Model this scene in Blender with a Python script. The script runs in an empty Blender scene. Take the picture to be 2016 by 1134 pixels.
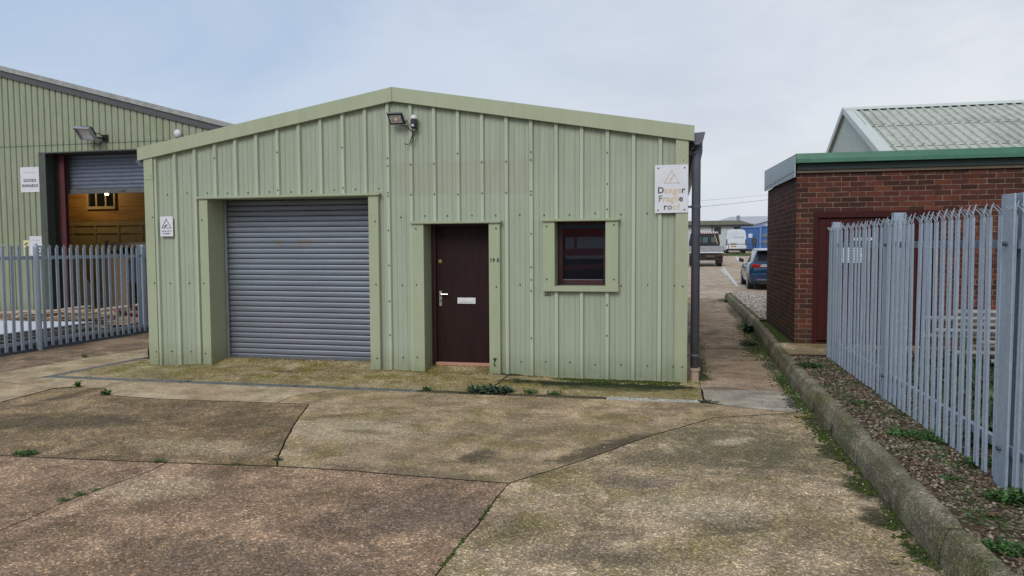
import bpy, bmesh, math, random
from mathutils import Vector, Matrix, noise, geometry
rnd = random.Random(7)
scene = bpy.context.scene
COL = scene.collection
# ------------------------------------------------------------------ camera
F = 1456.0; TH = math.radians(12.5); PT = math.atan(80/1456); RL = math.radians(0.3); H = 1.65

def ray(px, py):
    x = px-1008; y = py-567
    c, s = math.cos(RL), math.sin(RL)
    x, y = c*x-s*y, s*x+c*y
    fwd = math.cos(PT)*F-math.sin(PT)*y; up = -math.sin(PT)*F-math.cos(PT)*y
    return Vector((math.cos(TH)*x-math.sin(TH)*fwd, math.sin(TH)*x+math.cos(TH)*fwd, up))

def g(px, py, z=0.0):
    r = ray(px, py); t = (z-H)/r.z
    return (r.x*t, r.y*t)

def lin(p, q, Y):
    t = (Y-p[1])/(q[1]-p[1])
    return (p[0]+(q[0]-p[0])*t, Y)

r0 = ray(1008, 567).normalized(); rx = (ray(1009, 567)-ray(1008, 567)).normalized(); ru = rx.cross(r0)
cam = bpy.data.cameras.new('camera'); co = bpy.data.objects.new('camera', cam); COL.objects.link(co)
cam.sensor_width = 36; cam.lens = F/2016*36; cam.clip_end = 3000; cam.clip_start = 0.05
co.matrix_world = Matrix.Translation((0, 0, H)) @ Matrix((rx, ru, -r0)).transposed().to_4x4()
scene.camera = co

# ------------------------------------------------------------------ node helper
class NT:
    def __init__(s, name, world=False):
        if world:
            s.m = bpy.data.worlds.new(name)
        else:
            s.m = bpy.data.materials.new(name)
        s.m.use_nodes = True
        s.t = s.m.node_tree; s.t.nodes.clear()
    def n(s, typ, ins=None, **props):
        nd = s.t.nodes.new(typ)
        for k, v in props.items(): setattr(nd, k, v)
        for k, v in (ins or {}).items():
            sock = nd.inputs[k]
            if isinstance(v, bpy.types.NodeSocket): s.t.links.new(v, sock)
            elif isinstance(v, bpy.types.Node): s.t.links.new(v.outputs[0], sock)
            else:
                if isinstance(v, tuple) and len(v) == 3 and sock.type == 'RGBA': v = (*v, 1)
                sock.default_value = v
        return nd
    def pos(s, scale=(1, 1, 1)):
        gm = s.n('ShaderNodeNewGeometry')
        if scale == (1, 1, 1): return gm.outputs['Position']
        return s.n('ShaderNodeMapping', {'Vector': gm.outputs['Position'], 'Scale': scale}).outputs[0]
    def noise(s, vec, scale, detail=4, rough=.55, dist=0):
        return s.n('ShaderNodeTexNoise', {'Vector': vec, 'Scale': scale, 'Detail': detail, 'Roughness': rough, 'Distortion': dist}).outputs['Fac']
    def vor(s, vec, scale, out='Color', feature='F1'):
        return s.n('ShaderNodeTexVoronoi', {'Vector': vec, 'Scale': scale}, feature=feature).outputs[out]
    def ramp(s, fac, *stops):
        nd = s.n('ShaderNodeValToRGB', {'Fac': fac}); cr = nd.color_ramp
        while len(cr.elements) < len(stops): cr.elements.new(.5)
        for e, (p, c) in zip(cr.elements, stops):
            e.position = p; e.color = (c, c, c, 1) if not isinstance(c, tuple) else (*c, 1)
        return nd.outputs[0]
    def mix(s, fac, a, b, mode='MIX'):
        nd = s.n('ShaderNodeMix', data_type='RGBA', blend_type=mode)
        for i, v in ((0, fac), (6, a), (7, b)):
            if isinstance(v, bpy.types.NodeSocket): s.t.links.new(v, nd.inputs[i])
            else: nd.inputs[i].default_value = (*v, 1) if isinstance(v, tuple) and len(v) == 3 else v
        return nd.outputs[2]
    def math(s, op, a, b=0.0, c=0.0, clamp=False):
        nd = s.n('ShaderNodeMath', operation=op, use_clamp=clamp)
        for i, v in enumerate((a, b, c)):
            if isinstance(v, bpy.types.NodeSocket): s.t.links.new(v, nd.inputs[i])
            else: nd.inputs[i].default_value = v
        return nd.outputs[0]
    def xyz(s, vec):
        o = s.n('ShaderNodeSeparateXYZ', {'Vector': vec}).outputs
        return o[0], o[1], o[2]
    def band(s, v, a, b, c, d):
        u = s.n('ShaderNodeMapRange', {'Value': v, 'From Min': a, 'From Max': b}, interpolation_type='SMOOTHSTEP').outputs[0]
        w = s.n('ShaderNodeMapRange', {'Value': v, 'From Min': d, 'From Max': c}, interpolation_type='SMOOTHSTEP').outputs[0]
        return s.math('MULTIPLY', u, w)
    def out(s, color, rough=.8, metal=0.0, bump=None, bs=.3, bd=.01, spec=.5, coat=0.0, **kw):
        b = s.n('ShaderNodeBsdfPrincipled', {'Base Color': color, 'Roughness': rough, 'Metallic': metal, 'Specular IOR Level': spec, 'Coat Weight': coat})
        for k, v in kw.items():
            b.inputs[k.replace('_', ' ')].default_value = v
        if bump is not None:
            bp = s.n('ShaderNodeBump', {'Height': bump, 'Strength': bs, 'Distance': bd}); s.t.links.new(bp.outputs[0], b.inputs['Normal'])
        o = s.n('ShaderNodeOutputMaterial'); s.t.links.new(b.outputs[0], o.inputs[0])
        return s.m

_mc = {}
def simple(name, c, rough=.6, metal=0.0, var=.12, scale=6.0, spec=.5, coat=0.0, stretch=(1, 1, 1), bs=.05):
    if name in _mc: return _mc[name]
    t = NT(name); p = t.pos(stretch)
    n1 = t.noise(p, scale, 5, .6); n2 = t.noise(p, scale*9, 3, .6)
    d = tuple(max(0, v*(1-var*1.6)) for v in c); l = tuple(min(1, v*(1+var)) for v in c)
    col = t.mix(t.ramp(n1, (.3, 0.0), (.7, 1.0)), d, l)
    col = t.mix(t.ramp(n2, (.4, 0.0), (.75, .35)), col, tuple(v*.75 for v in c))
    r = t.math('ADD', t.math('MULTIPLY', n1, .2), max(0, rough-.1))
    _mc[name] = t.out(col, r, metal, bump=n2, bs=bs, bd=.004, spec=spec, coat=coat)
    return _mc[name]

def concrete(name, c1, c2, speck=1.0, moss=.3, mossband=0.0, stain=.5, sc=78.0, spots=(), mcs=((.13, .112, .02), (.26, .215, .05))):
    t = NT(name); p = t.pos(); x, y, z = t.xyz(p)
    big = t.noise(p, .9, 5, .6, .3); mid = t.noise(p, 3.2, 6, .65); st = t.noise(p, .95, 7, .66, .9)
    col = t.mix(t.ramp(big, (.32, 0.0), (.68, 1.0)), c1, c2)
    col = t.mix(t.ramp(mid, (.42, 0.0), (.64, .75)), col, tuple(v*.62 for v in c1))
    col = t.mix(t.ramp(t.noise(p, 1.7, 6, .68, .8), (.50, 0.0), (.62, .7)), col, tuple(min(.6, v*1.25) for v in c2))
    col = t.mix(t.math('MULTIPLY', t.ramp(st, (.53, 0.0), (.66, 1.0)), stain), col, tuple(v*.36 for v in c1))
    # olive algae film and yellowish growth
    mo = t.noise(p, 1.9, 7, .7, .2)
    mf = t.math('MULTIPLY', t.ramp(mo, (.46, 0.0), (.66, 1.0)), moss)
    if mossband:
        b = t.band(y, 7.7, 8.5, 9.6, 9.9)
        mb = t.math('MULTIPLY', t.math('MULTIPLY', b, t.ramp(t.noise(p, 2.6, 6, .7), (.38, .05), (.62, 1.0))), mossband)
        mf = t.math('MAXIMUM', mf, mb)
    fine = t.noise(p, 38, 3, .6)
    mcol = t.mix(t.ramp(fine, (.35, 0.0), (.65, 1.0)), *mcs)
    col = t.mix(mf, col, mcol)
    ed = t.noise(p, 4.5, 8, .78)
    for (sx, sy, ra, rb, ang, sg, cm) in spots:
        mp = t.n('ShaderNodeMapping', {'Vector': p, 'Location': (sx, sy, 0), 'Rotation': (0, 0, ang), 'Scale': (ra, rb, 1)}, vector_type='TEXTURE').outputs[0]
        ln = t.n('ShaderNodeVectorMath', {0: mp}, operation='LENGTH').outputs['Value']
        wl = t.math('ADD', ln, t.math('MULTIPLY', t.math('SUBTRACT', ed, .5), 2.8))
        fc = t.n('ShaderNodeMapRange', {'Value': wl, 'From Min': 1.05, 'From Max': .45}, interpolation_type='SMOOTHSTEP').outputs[0]
        col = t.mix(t.math('MULTIPLY', fc, sg), col, cm)
    # exposed aggregate
    v = t.vor(p, sc); vx = t.xyz(v)[0]; vd = t.vor(p, sc, 'Distance'); v2 = t.xyz(t.vor(p, sc*2.1))[0]
    tint = t.mix(t.ramp(t.xyz(v)[1], (.2, 0.0), (.8, 1.0)), (.93, .96, .99), (1.12, 1.0, .86))
    sp = t.mix(1.0, t.ramp(vx, (0, .42), (.3, .72), (.62, .98), (.86, 1.4), (1, 2.6)), tint, 'MULTIPLY')
    s2 = t.ramp(v2, (0, .38), (.4, .8), (.8, 1.2), (1, 2.2))
    fs = t.ramp(t.noise(p, sc*2.6, 2, .7), (.3, .38), (.7, 1.65))
    c2_ = t.mix(.7*speck, col, t.mix(1.0, col, sp, 'MULTIPLY'))
    c2_ = t.mix(.6*speck, c2_, t.mix(1.0, c2_, s2, 'MULTIPLY'))
    c3_ = t.mix(min(1, .8*speck+.15), c2_, t.mix(1.0, c2_, fs, 'MULTIPLY'))
    hgt_ = t.math('ADD', t.math('MULTIPLY', vd, -1.0), t.math('MULTIPLY', fine, .8))
    return t.out(c3_, .88, 0, bump=hgt_, bs=.45*speck+.1, bd=.006, spec=.3)

# ------------------------------------------------------------------ mesh helper
class MB:
    def __init__(s): s.v = []; s.f = []; s.mi = []
    def add(s, vs, fs, mi=0):
        o = len(s.v); s.v += [tuple(v) for v in vs]; s.f += [tuple(i+o for i in f) for f in fs]; s.mi += [mi]*len(fs); return s
    def box(s, x0, x1, y0, y1, z0, z1, mi=0):
        return s.add([(x0,y0,z0),(x1,y0,z0),(x1,y1,z0),(x0,y1,z0),(x0,y0,z1),(x1,y0,z1),(x1,y1,z1),(x0,y1,z1)],
                     [(0,3,2,1),(4,5,6,7),(0,1,5,4),(1,2,6,5),(2,3,7,6),(3,0,4,7)], mi)
    def prism(s, poly, axis, a, b, mi=0):
        n = len(poly)
        def P(u, v, w): return {'x': (w, u, v), 'y': (u, w, v), 'z': (u, v, w)}[axis]
        vs = [P(u, v, a) for u, v in poly]+[P(u, v, b) for u, v in poly]
        fs = [tuple(range(n))[::-1], tuple(range(n, 2*n))]+[(i, (i+1) % n, n+(i+1) % n, n+i) for i in range(n)]
        return s.add(vs, fs, mi)
    def loft(s, rings, cap=True, closed=True, mi=0):
        n = len(rings[0]); vs = [p for r in rings for p in r]; fs = []
        for k in range(len(rings)-1):
            for i in range(n if closed else n-1):
                j = (i+1) % n; fs.append((k*n+i, k*n+j, (k+1)*n+j, (k+1)*n+i))
        if cap: fs += [tuple(range(n))[::-1], tuple((len(rings)-1)*n+i for i in range(n))]
        return s.add(vs, fs, mi)
    def tube(s, pts, r, n=8, mi=0, rads=None):
        pts = [Vector(p) for p in pts]; rings = []
        for i, p in enumerate(pts):
            d = (pts[min(i+1, len(pts)-1)]-pts[max(i-1, 0)]).normalized()
            a = Vector((0, 0, 1)) if abs(d.z) < .9 else Vector((1, 0, 0))
            u = d.cross(a).normalized(); w = d.cross(u)
            rr = rads[i] if rads else r
            rings.append([p+(u*math.cos(2*math.pi*k/n)+w*math.sin(2*math.pi*k/n))*rr for k in range(n)])
        return s.loft(rings, mi=mi)
    def ball(s, c, r, mi=0, sz=1, nu=10, nv=6):
        rings = []
        for j in range(nv+1):
            t = math.pi*j/nv; q = max(.02, math.sin(t))
            rings.append([(c[0]+r*q*math.cos(2*math.pi*k/nu), c[1]+r*q*math.sin(2*math.pi*k/nu), c[2]-r*sz*math.cos(t)) for k in range(nu)])
        return s.loft(rings, mi=mi)
    def quad(s, a, b, c, d, mi=0): return s.add([a, b, c, d], [(0, 1, 2, 3)], mi)
    def build(s, name, mats, parent=None, smooth=False, bevel=0, seg=2):
        me = bpy.data.meshes.new(name)
        off = Vector(parent['_o']) if parent is not None and '_o' in parent else Vector((0, 0, 0))
        me.from_pydata([tuple(Vector(v)-off) for v in s.v], [], s.f)
        if not isinstance(mats, (list, tuple)): mats = [mats]
        for m in mats: me.materials.append(m)
        me.polygons.foreach_set('material_index', s.mi)
        if smooth: me.polygons.foreach_set('use_smooth', [True]*len(s.f))
        bm = bmesh.new(); bm.from_mesh(me); bmesh.ops.recalc_face_normals(bm, faces=bm.faces); bm.to_mesh(me); bm.free()
        me.update()
        o = bpy.data.objects.new(name, me); COL.objects.link(o)
        if parent is not None:
            o.parent = parent; o['_o'] = list(off)
        if bevel:
            b = o.modifiers.new('bevel', 'BEVEL'); b.width = bevel; b.segments = seg; b.limit_method = 'ANGLE'; b.angle_limit = math.radians(40)
            b.harden_normals = False
        return o

def tag(o, label=None, cat=None, group=None, kind=None):
    if label: o['label'] = label
    if cat: o['category'] = cat
    if group: o['group'] = group
    if kind: o['kind'] = kind
    return o
def thing(name, loc, label, cat, group=None):
    o = bpy.data.objects.new(name, None); COL.objects.link(o); o.location = loc; o['_o'] = list(loc); o.empty_display_size = .2
    return tag(o, label, cat, group)
def text_mb(body, size, x, z, y, depth=.004, bold=0.0, align='LEFT', spacing=1.0, shear=0):
    cu = bpy.data.curves.new('t', 'FONT'); cu.body = body; cu.size = size; cu.extrude = depth/2; cu.offset = bold; cu.align_x = align
    cu.space_character = spacing; cu.shear = shear; cu.resolution_u = 3
    ob = bpy.data.objects.new('t', cu); COL.objects.link(ob)
    dg = bpy.context.evaluated_depsgraph_get(); dg.update()
    me = ob.evaluated_get(dg).to_mesh()
    vs = [(x+v.co.x, y-v.co.z, z+v.co.y) for v in me.vertices]; fs = [tuple(p.vertices) for p in me.polygons]
    w = max([v.co.x for v in me.vertices] or [0])
    ob.evaluated_get(dg).to_mesh_clear(); bpy.data.objects.remove(ob); bpy.data.curves.remove(cu)
    return vs, fs, w
def hgt(y): return .016*(min(max(y, 22), 100)-22)
def ss(a, b, x):
    t = min(1, max(0, (x-a)/(b-a))); return t*t*(3-2*t)

# ------------------------------------------------------------------ world and sun
w = NT('World', True); scene.world = w.m
tc = w.n('ShaderNodeTexCoord').outputs['Generated']
SUN_AZ = math.radians(190); SUN_EL = math.radians(38)
sky = w.n('ShaderNodeTexSky', sky_type='NISHITA', sun_disc=False, sun_elevation=SUN_EL, sun_rotation=SUN_AZ, air_density=1.2, dust_density=2.5)
X, Y, Z = w.xyz(tc)
az = w.n('ShaderNodeMapRange', {'Value': w.math('ADD', w.math('MULTIPLY', X, 1.0), w.math('MULTIPLY', Y, .1)), 'From Min': -.62, 'From Max': .42}, interpolation_type='SMOOTHSTEP').outputs[0]
el = w.n('ShaderNodeMapRange', {'Value': Z, 'From Min': 0.0, 'From Max': .42}).outputs[0]
wv = w.n('ShaderNodeMapping', {'Vector': tc, 'Scale': (1.0, 1.0, 2.6), 'Rotation': (0, .12, 0)}).outputs[0]
cl = w.noise(wv, 1.9, 6, .55, .45)
low = w.mix(az, (4.7, 5.9, 7.7), (7.5, 7.7, 8.2)); high = w.mix(az, (3.4, 4.7, 6.7), (5.3, 5.8, 6.8))
cc = w.mix(el, low, high)
cc = w.mix(w.ramp(cl, (.40, 0.0), (.62, .8)), cc, w.mix(az, (5.4, 6.3, 7.7), (7.9, 8.1, 8.4)))
cc = w.mix(w.math('MULTIPLY', w.ramp(w.noise(wv, 3.1, 5, .6, .2), (.45, 0.0), (.7, .5)), az), cc, (5.0, 5.4, 6.3))
fac = w.mix(.88, sky.outputs[0], cc)
bg = w.n('ShaderNodeBackground', {'Color': fac, 'Strength': .1}); ow = w.n('ShaderNodeOutputWorld', {'Surface': bg})
sl = bpy.data.lights.new('sun', 'SUN'); sl.energy = 1.5; sl.angle = math.radians(28); sl.color = (1, .96, .9)
so = bpy.data.objects.new('sun', sl); COL.objects.link(so)
sd = Vector((math.sin(SUN_AZ)*math.cos(SUN_EL), math.cos(SUN_AZ)*math.cos(SUN_EL), math.sin(SUN_EL)))
so.rotation_euler = sd.to_track_quat('Z', 'Y').to_euler()
scene.view_settings.view_transform = 'Standard'; scene.view_settings.look = 'None'
scene.view_settings.exposure = 0.12; scene.view_settings.gamma = 1

# ------------------------------------------------------------------ materials
def cladding_mat(name, base, dirt, ghost=False, algae=0.3, vs=1.0):
    t = NT(name); p = t.pos(); x, y, z = t.xyz(p)
    streak = t.noise(t.pos((9*vs, 9*vs, .35)), 2.2, 5, .65); fine = t.noise(t.pos((60, 60, 2.5)), 1.5, 4, .6)
    big = t.noise(p, .8, 4, .6)
    col = t.mix(t.ramp(streak, (.32, 0.0), (.7, .55)), base, dirt)
    col = t.mix(t.ramp(fine, (.42, 0.0), (.75, .28)), col, tuple(v*.72 for v in base))
    col = t.mix(t.ramp(big, (.4, 0.0), (.75, .5)), col, tuple(v*a for v, a in zip(base, (1.06, 1.03, 1.1))))
    alg = t.math('MULTIPLY', t.ramp(t.noise(t.pos((3, 3, .9)), 2.0, 6, .7), (.45, 0.0), (.7, 1.0)), algae)
    col = t.mix(alg, col, (base[0]*.62, base[1]*.74, base[2]*.42))
    if ghost:
        rib = t.n('ShaderNodeMapRange', {'Value': y, 'From Min': 9.175, 'From Max': 9.158}).outputs[0]
        col = t.mix(t.math('MULTIPLY', rib, .75), col, (.45, .50, .385))
    lowb = t.n('ShaderNodeMapRange', {'Value': z, 'From Min': .35, 'From Max': 0.0}).outputs[0]
    col = t.mix(t.math('MULTIPLY', t.math('MULTIPLY', lowb, t.noise(p, 7, 4, .7)), .9), col, (.13, .15, .06))
    if ghost:
        gm = t.math('MULTIPLY', t.band(x, -3.67, -3.60, -1.83, -1.78), t.band(z, 2.30, 2.36, 2.745, 2.775))
        gm = t.math('MULTIPLY', gm, t.ramp(t.noise(t.pos((7, 7, 1)), 1.6, 4, .6), (.3, .08), (.7, .4)))
        col = t.mix(gm, col, (.285, .265, .205))
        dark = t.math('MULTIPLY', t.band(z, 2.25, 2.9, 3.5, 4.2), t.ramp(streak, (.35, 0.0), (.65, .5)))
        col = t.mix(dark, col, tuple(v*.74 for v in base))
    wav = t.math('ADD', t.math('MULTIPLY', fine, .12), t.noise(t.pos((2.2, 2.2, .8)), 2.0, 2, .5))
    drip = t.ramp(t.noise(t.pos((28, 28, .9)), 1.3, 4, .7), (.6, 0.0), (.78, .45))
    col = t.mix(drip, col, (base[0]*.62, base[1]*.6, base[2]*.5))
    return t.out(col, .5, 0, bump=wav, bs=.35, bd=.012, spec=.4)
M_clad = cladding_mat('sage_cladding', (.365, .42, .318), (.29, .33, .25), True, .22)
M_trim = cladding_mat('sage_trim', (.375, .42, .285), (.33, .365, .245), False, .22, .4)
M_clad2 = cladding_mat('weathered_green_cladding', (.31, .345, .245), (.19, .21, .145), False, .55)
M_greyclad = cladding_mat('pale_grey_cladding', (.47, .52, .47), (.38, .42, .37), False, .15)
M_screw = simple('screw', (.085, .10, .095), .5, .3)
M_gap = simple('dark_void', (.012, .012, .014), .9, 0, spec=.1)
M_galv = None
def galv():
    t = NT('galvanised_steel'); p = t.pos()
    v = t.vor(p, 55); n = t.noise(t.pos((4, 4, 1)), 3, 5, .6)
    col = t.mix(t.ramp(t.xyz(v)[0], (0, 0.0), (1, 1.0)), (.33, .395, .47), (.44, .51, .59))
    col = t.mix(t.ramp(n, (.35, 0.0), (.7, .6)), col, (.28, .335, .41))
    col = t.mix(t.ramp(t.noise(p, 60, 2, .5), (.66, 0.0), (.74, .5)), col, (.6, .63, .66))
    pp = t.n('ShaderNodeObjectInfo').outputs['Random']
    col = t.mix(t.math('MULTIPLY', pp, .3), col, (.25, .29, .34))
    return t.out(col, .5, .12, bump=n, bs=.05, bd=.002)
M_galv = galv()
def shutter_mat():
    t = NT('shutter_steel'); p = t.pos(); x, y, z = t.xyz(p)
    n = t.noise(t.pos((.6, 1, 9)), 2, 5, .6); n2 = t.noise(p, 1.2, 4, .6)
    col = t.mix(t.ramp(n, (.3, 0.0), (.7, 1.0)), (.20, .225, .265), (.27, .30, .35))
    col = t.mix(t.ramp(n2, (.4, 0.0), (.7, .55)), col, (.23, .29, .345))
    lw = t.band(z, -.2, 0, .7, 1.3)
    col = t.mix(t.math('MULTIPLY', lw, .5), col, (.215, .225, .26))
    rb = t.math('MULTIPLY', t.band(z, 1.66, 1.7, 1.75, 1.8), t.band(x, -5.65, -5.5, -4.9, -4.7))
    rust = t.math('MULTIPLY', rb, t.ramp(t.noise(p, 6, 3, .5), (.5, 0.0), (.62, .45)))
    col = t.mix(rust, col, (.30, .19, .08))
    return t.out(col, .42, .35, bump=t.noise(p, 90, 2, .5), bs=.04, bd=.002)
M_shut = shutter_mat()
M_lgrey = simple('pale_grey_metal', (.36, .38, .40), .4, .5)
M_dgrey = simple('dark_grey_trim', (.075, .082, .082), .55)
M_black = simple('black_plastic', (.012, .013, .016), .45)
M_pvc = simple('grey_pvc', (.105, .113, .145), .38, 0, .08)
M_clay = simple('clay_collar', (.42, .32, .25), .75)
M_white = simple('white_board', (.70, .71, .76), .45, 0, .04)
M_ink = simple('sign_ink', (.03, .045, .06), .6)
M_fade = simple('faded_ink', (.66, .54, .36), .6, 0, .06); M_fink = simple('worn_ink', (.07, .09, .10), .6, 0, .3, 40)
M_mid = simple('half_faded_ink', (.23, .24, .22), .6, 0, .15, 30)
M_grey_ink = simple('grey_ink', (.30, .34, .42), .6)
M_yel = simple('yellow_board', (.70, .68, .38), .5)
M_brass = simple('brass', (.55, .36, .15), .3, .8)
M_chrome = simple('brushed_steel', (.62, .62, .6), .28, .85)
M_copper = simple('threshold_timber', (.47, .25, .17), .45, 0, .15, 12, stretch=(1, 6, 6))
def door_mat():
    t = NT('dark_brown_door'); n = t.noise(t.pos((8, 8, .8)), 2.5, 6, .65); b = t.noise(t.pos(), 1.6, 4, .6)
    col = t.mix(t.ramp(n, (.3, 0.0), (.75, 1.0)), (.012, .0045, .005), (.030, .008, .008))
    col = t.mix(t.ramp(b, (.45, 0.0), (.75, .5)), col, (.032, .012, .011))
    return t.out(col, .5, 0, bump=n, bs=.05, bd=.002, spec=.22)
M_door = door_mat()
M_wframe = simple('mahogany_frame', (.045, .012, .014), .35)
M_redwood = simple('dark_red_paint', (.052, .010, .009), .6, 0, .2, 3, spec=.2, stretch=(1, 1, .3))
def glass_mat():
    t = NT('window_glass'); n = t.noise(t.pos(), 2, 2, .5)
    return t.out(t.mix(n, (.006, .008, .012), (.012, .014, .02)), .02, 0, spec=1.0, bump=n, bs=.03, bd=.01)
M_glass = glass_mat()
def brick_mat():
    t = NT('red_brick'); p = t.pos(); x, y, z = t.xyz(p)
    geo = t.n('ShaderNodeNewGeometry'); nx = t.math('ABSOLUTE', t.xyz(geo.outputs['Normal'])[0])
    side = t.math('GREATER_THAN', nx, .5)
    u = t.math('ADD', t.math('MULTIPLY', side, t.math('ADD', y, .03)), t.math('MULTIPLY', t.math('SUBTRACT', 1.0, side), x))
    vec = t.n('ShaderNodeCombineXYZ', {'X': t.math('ADD', u, .11), 'Y': t.math('ADD', z, .035), 'Z': 0.0}).outputs[0]
    wob = t.n('ShaderNodeVectorMath', {0: vec, 1: t.n('ShaderNodeVectorMath', {0: t.n('ShaderNodeTexNoise', {'Vector': p, 'Scale': 5.0}).outputs['Color'], 'Scale': .008}, operation='SCALE').outputs[0]}, operation='ADD').outputs[0]
    bt = t.n('ShaderNodeTexBrick', {'Vector': wob, 'Color1': (.0, .0, .0), 'Color2': (1., 1., 1.), 'Mortar': (.5, .5, .5), 'Scale': 1.0, 'Mortar Size': .0045, 'Mortar Smooth': .25, 'Bias': 0.0, 'Brick Width': .225, 'Row Height': .075})
    bt.offset = .5
    r = t.xyz(bt.outputs['Color'])[0]
    n = t.noise(p, 14, 5, .7); n3 = t.noise(p, 1.2, 4, .6)
    col = t.ramp(r, (0, (.04, .016, .013)), (.3, (.072, .023, .018)), (.6, (.108, .031, .022)), (.85, (.15, .042, .026)), (1, (.195, .054, .03)))
    col = t.mix(t.ramp(n, (.35, 0.0), (.7, .6)), col, (.055, .024, .018))
    col = t.mix(t.ramp(n3, (.45, 0.0), (.7, .45)), col, (.075, .035, .024))
    low = t.n('ShaderNodeMapRange', {'Value': z, 'From Min': .75, 'From Max': .15}).outputs[0]
    col = t.mix(t.math('MULTIPLY', t.math('MULTIPLY', low, t.noise(p, 5, 4, .6)), .9), col, (.045, .04, .02))
    mort = t.mix(t.ramp(t.noise(p, 9, 3, .6), (.35, 0.0), (.65, 1.0)), (.11, .085, .062), (.29, .235, .18))
    col = t.mix(bt.outputs['Fac'], col, mort)
    h = t.math('ADD', t.math('MULTIPLY', bt.outputs['Fac'], -1.0), t.math('MULTIPLY', n, .35))
    return t.out(col, .85, 0, bump=h, bs=.7, bd=.006, spec=.25)
M_brick = brick_mat()
M_green = simple('green_fascia', (.042, .16, .095), .35, 0, .1)
M_dgreen = simple('dark_green_board', (.018, .045, .036), .5, 0, .1)
M_timber = simple('weathered_timber', (.16, .125, .085), .8, 0, .2, 6, stretch=(.5, 4, 4))
M_soil = simple('joint_soil', (.040, .034, .02), .95, 0, .3, 20)
M_ply = simple('plywood', (.55, .42, .27), .7, 0, .12, 4, stretch=(1, 1, 5))
M_board = simple('pale_timber', (.52, .38, .25), .75, 0, .15, 5)

def sp(px, py, ra, rb, ang, sg, cm):
    x, y = g(px, py); return (x, y, ra, rb, ang, sg, cm)
DK = (.085, .066, .04); PU = (.13, .10, .078); LT = (.52, .43, .29); MS = (.035, .045, .012); MD = (.05, .048, .022)
C_A = concrete('concrete_brown', (0.232, 0.153, 0.098), (0.398, 0.272, 0.178), 1.0, .12, 0, .65, spots=(sp(850, 1010, .7, .45, .3, .6, PU), sp(500, 1100, .9, .3, 0, .4, PU), sp(300, 960, .5, .3, .2, .35, LT)))
C_B = concrete('concrete_dark', (0.181, 0.124, 0.071), (0.326, 0.234, 0.141), 1.0, .35, 0, .75, spots=(sp(110, 830, 1.3, .35, .25, .7, DK), sp(560, 860, .25, .8, 0, .5, DK), sp(540, 830, .7, .3, 0, .4, DK), sp(400, 880, .8, .3, 0, .3, LT)))
C_C = concrete('concrete_tan', (0.290, 0.212, 0.132), (0.480, 0.358, 0.225), .7, .6, .75, .75, spots=(sp(942, 898, .14, .22, 0, .85, DK), sp(1170, 888, .65, .15, .95, .85, DK), sp(1240, 868, .5, .13, .95, .7, DK), sp(1050, 840, .8, .35, 0, .5, (.20, .16, .09)), sp(800, 935, .9, .22, 0, .5, DK), sp(690, 845, .9, .5, 0, .5, LT), sp(720, 850, .3, .1, 0, .6, DK)))
C_D = concrete('concrete_right', (0.295, 0.224, 0.141), (0.492, 0.377, 0.246), .95, .6, 0, .7, spots=(sp(1480, 880, .75, 1.0, .3, .75, (.13, .115, .065)), sp(1330, 905, .5, .35, 0, .6, (.13, .11, .065)), sp(1440, 1030, .35, .3, 0, .7, DK), sp(1250, 950, .4, .2, 0, .55, PU), sp(1180, 1090, .35, .2, 0, .55, PU), sp(1360, 1000, .6, .35, 0, .45, LT), sp(1440, 870, .3, .12, .8, .6, LT))+tuple((cx, cy, a, b, 0, .95, cm) for cx, cy, a, b, cm in ((1.27, 7.2, .10, .5, MS), (1.24, 6.3, .14, .35, MD), (1.25, 5.4, .13, .32, MS), (1.22, 4.75, .15, .22, MD), (1.28, 4.2, .09, .26, MS), (1.22, 3.6, .13, .25, MD), (1.32, 5.5, .05, 2.5, MD))))
C_E = concrete('concrete_light', (0.404, 0.301, 0.187), (0.569, 0.430, 0.283), .5, .3, .25, .5)
C_F = concrete('concrete_apron', (.33, .255, .15), (.50, .40, .25), 1.0, .6, 1.0, .6, mcs=((.115, .10, .02), (.27, .225, .06)), spots=(sp(1150, 757, 1.2, .22, 0, 1.0, (.012, .02, .005)), sp(1010, 742, .3, .10, 0, 1.0, (.04, .05, .012)), sp(1270, 762, .7, .24, 0, 1.0, (.012, .02, .005)), sp(1200, 765, .9, .2, 0, .6, (.07, .075, .02)), sp(600, 712, .9, .25, 0, .7, (.40, .31, .19)), sp(560, 735, .25, .06, 0, .8, (.10, .07, .04))))
C_G = concrete('concrete_yard', (0.207, 0.141, 0.096), (0.342, 0.244, 0.164), .8, .2, 0, .8)
C_H = concrete('concrete_alley', (0.290, 0.210, 0.141), (0.424, 0.315, 0.223), .6, .25, 0, .8, spots=((1.30, 9.3, .12, .9, 0, .95, (.06, .085, .015)), (1.27, 10.6, .13, .5, 0, .9, MD), (1.28, 12.6, .30, 1.3, 0, .95, MS), (1.36, 15.5, .18, 1.4, 0, .9, MS), (1.4, 19, .14, 2.5, 0, .8, MD), (1.45, 23, .3, .8, 0, .9, MS), (.30, 10.5, .12, 1.5, 0, .9, MS), (.33, 9.5, .2, .2, 0, .8, MD), (.3, 13.5, .1, 1.5, 0, .7, MD)))
C_P = concrete('concrete_patch', (.36, .31, .25), (.45, .395, .32), .35, .1, 0, .5, spots=(sp(1575, 795, .16, .5, 0, .9, (.05, .048, .042)),))
C_Y = concrete('concrete_far', (.42, .315, .235), (.52, .41, .31), .3, .05, 0, .4)
C_K = concrete('kerb_concrete', (.14, .125, .088), (.27, .24, .175), .9, .75, 0, .9, 95, mcs=((.05, .062, .014), (.15, .16, .045)))

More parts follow.
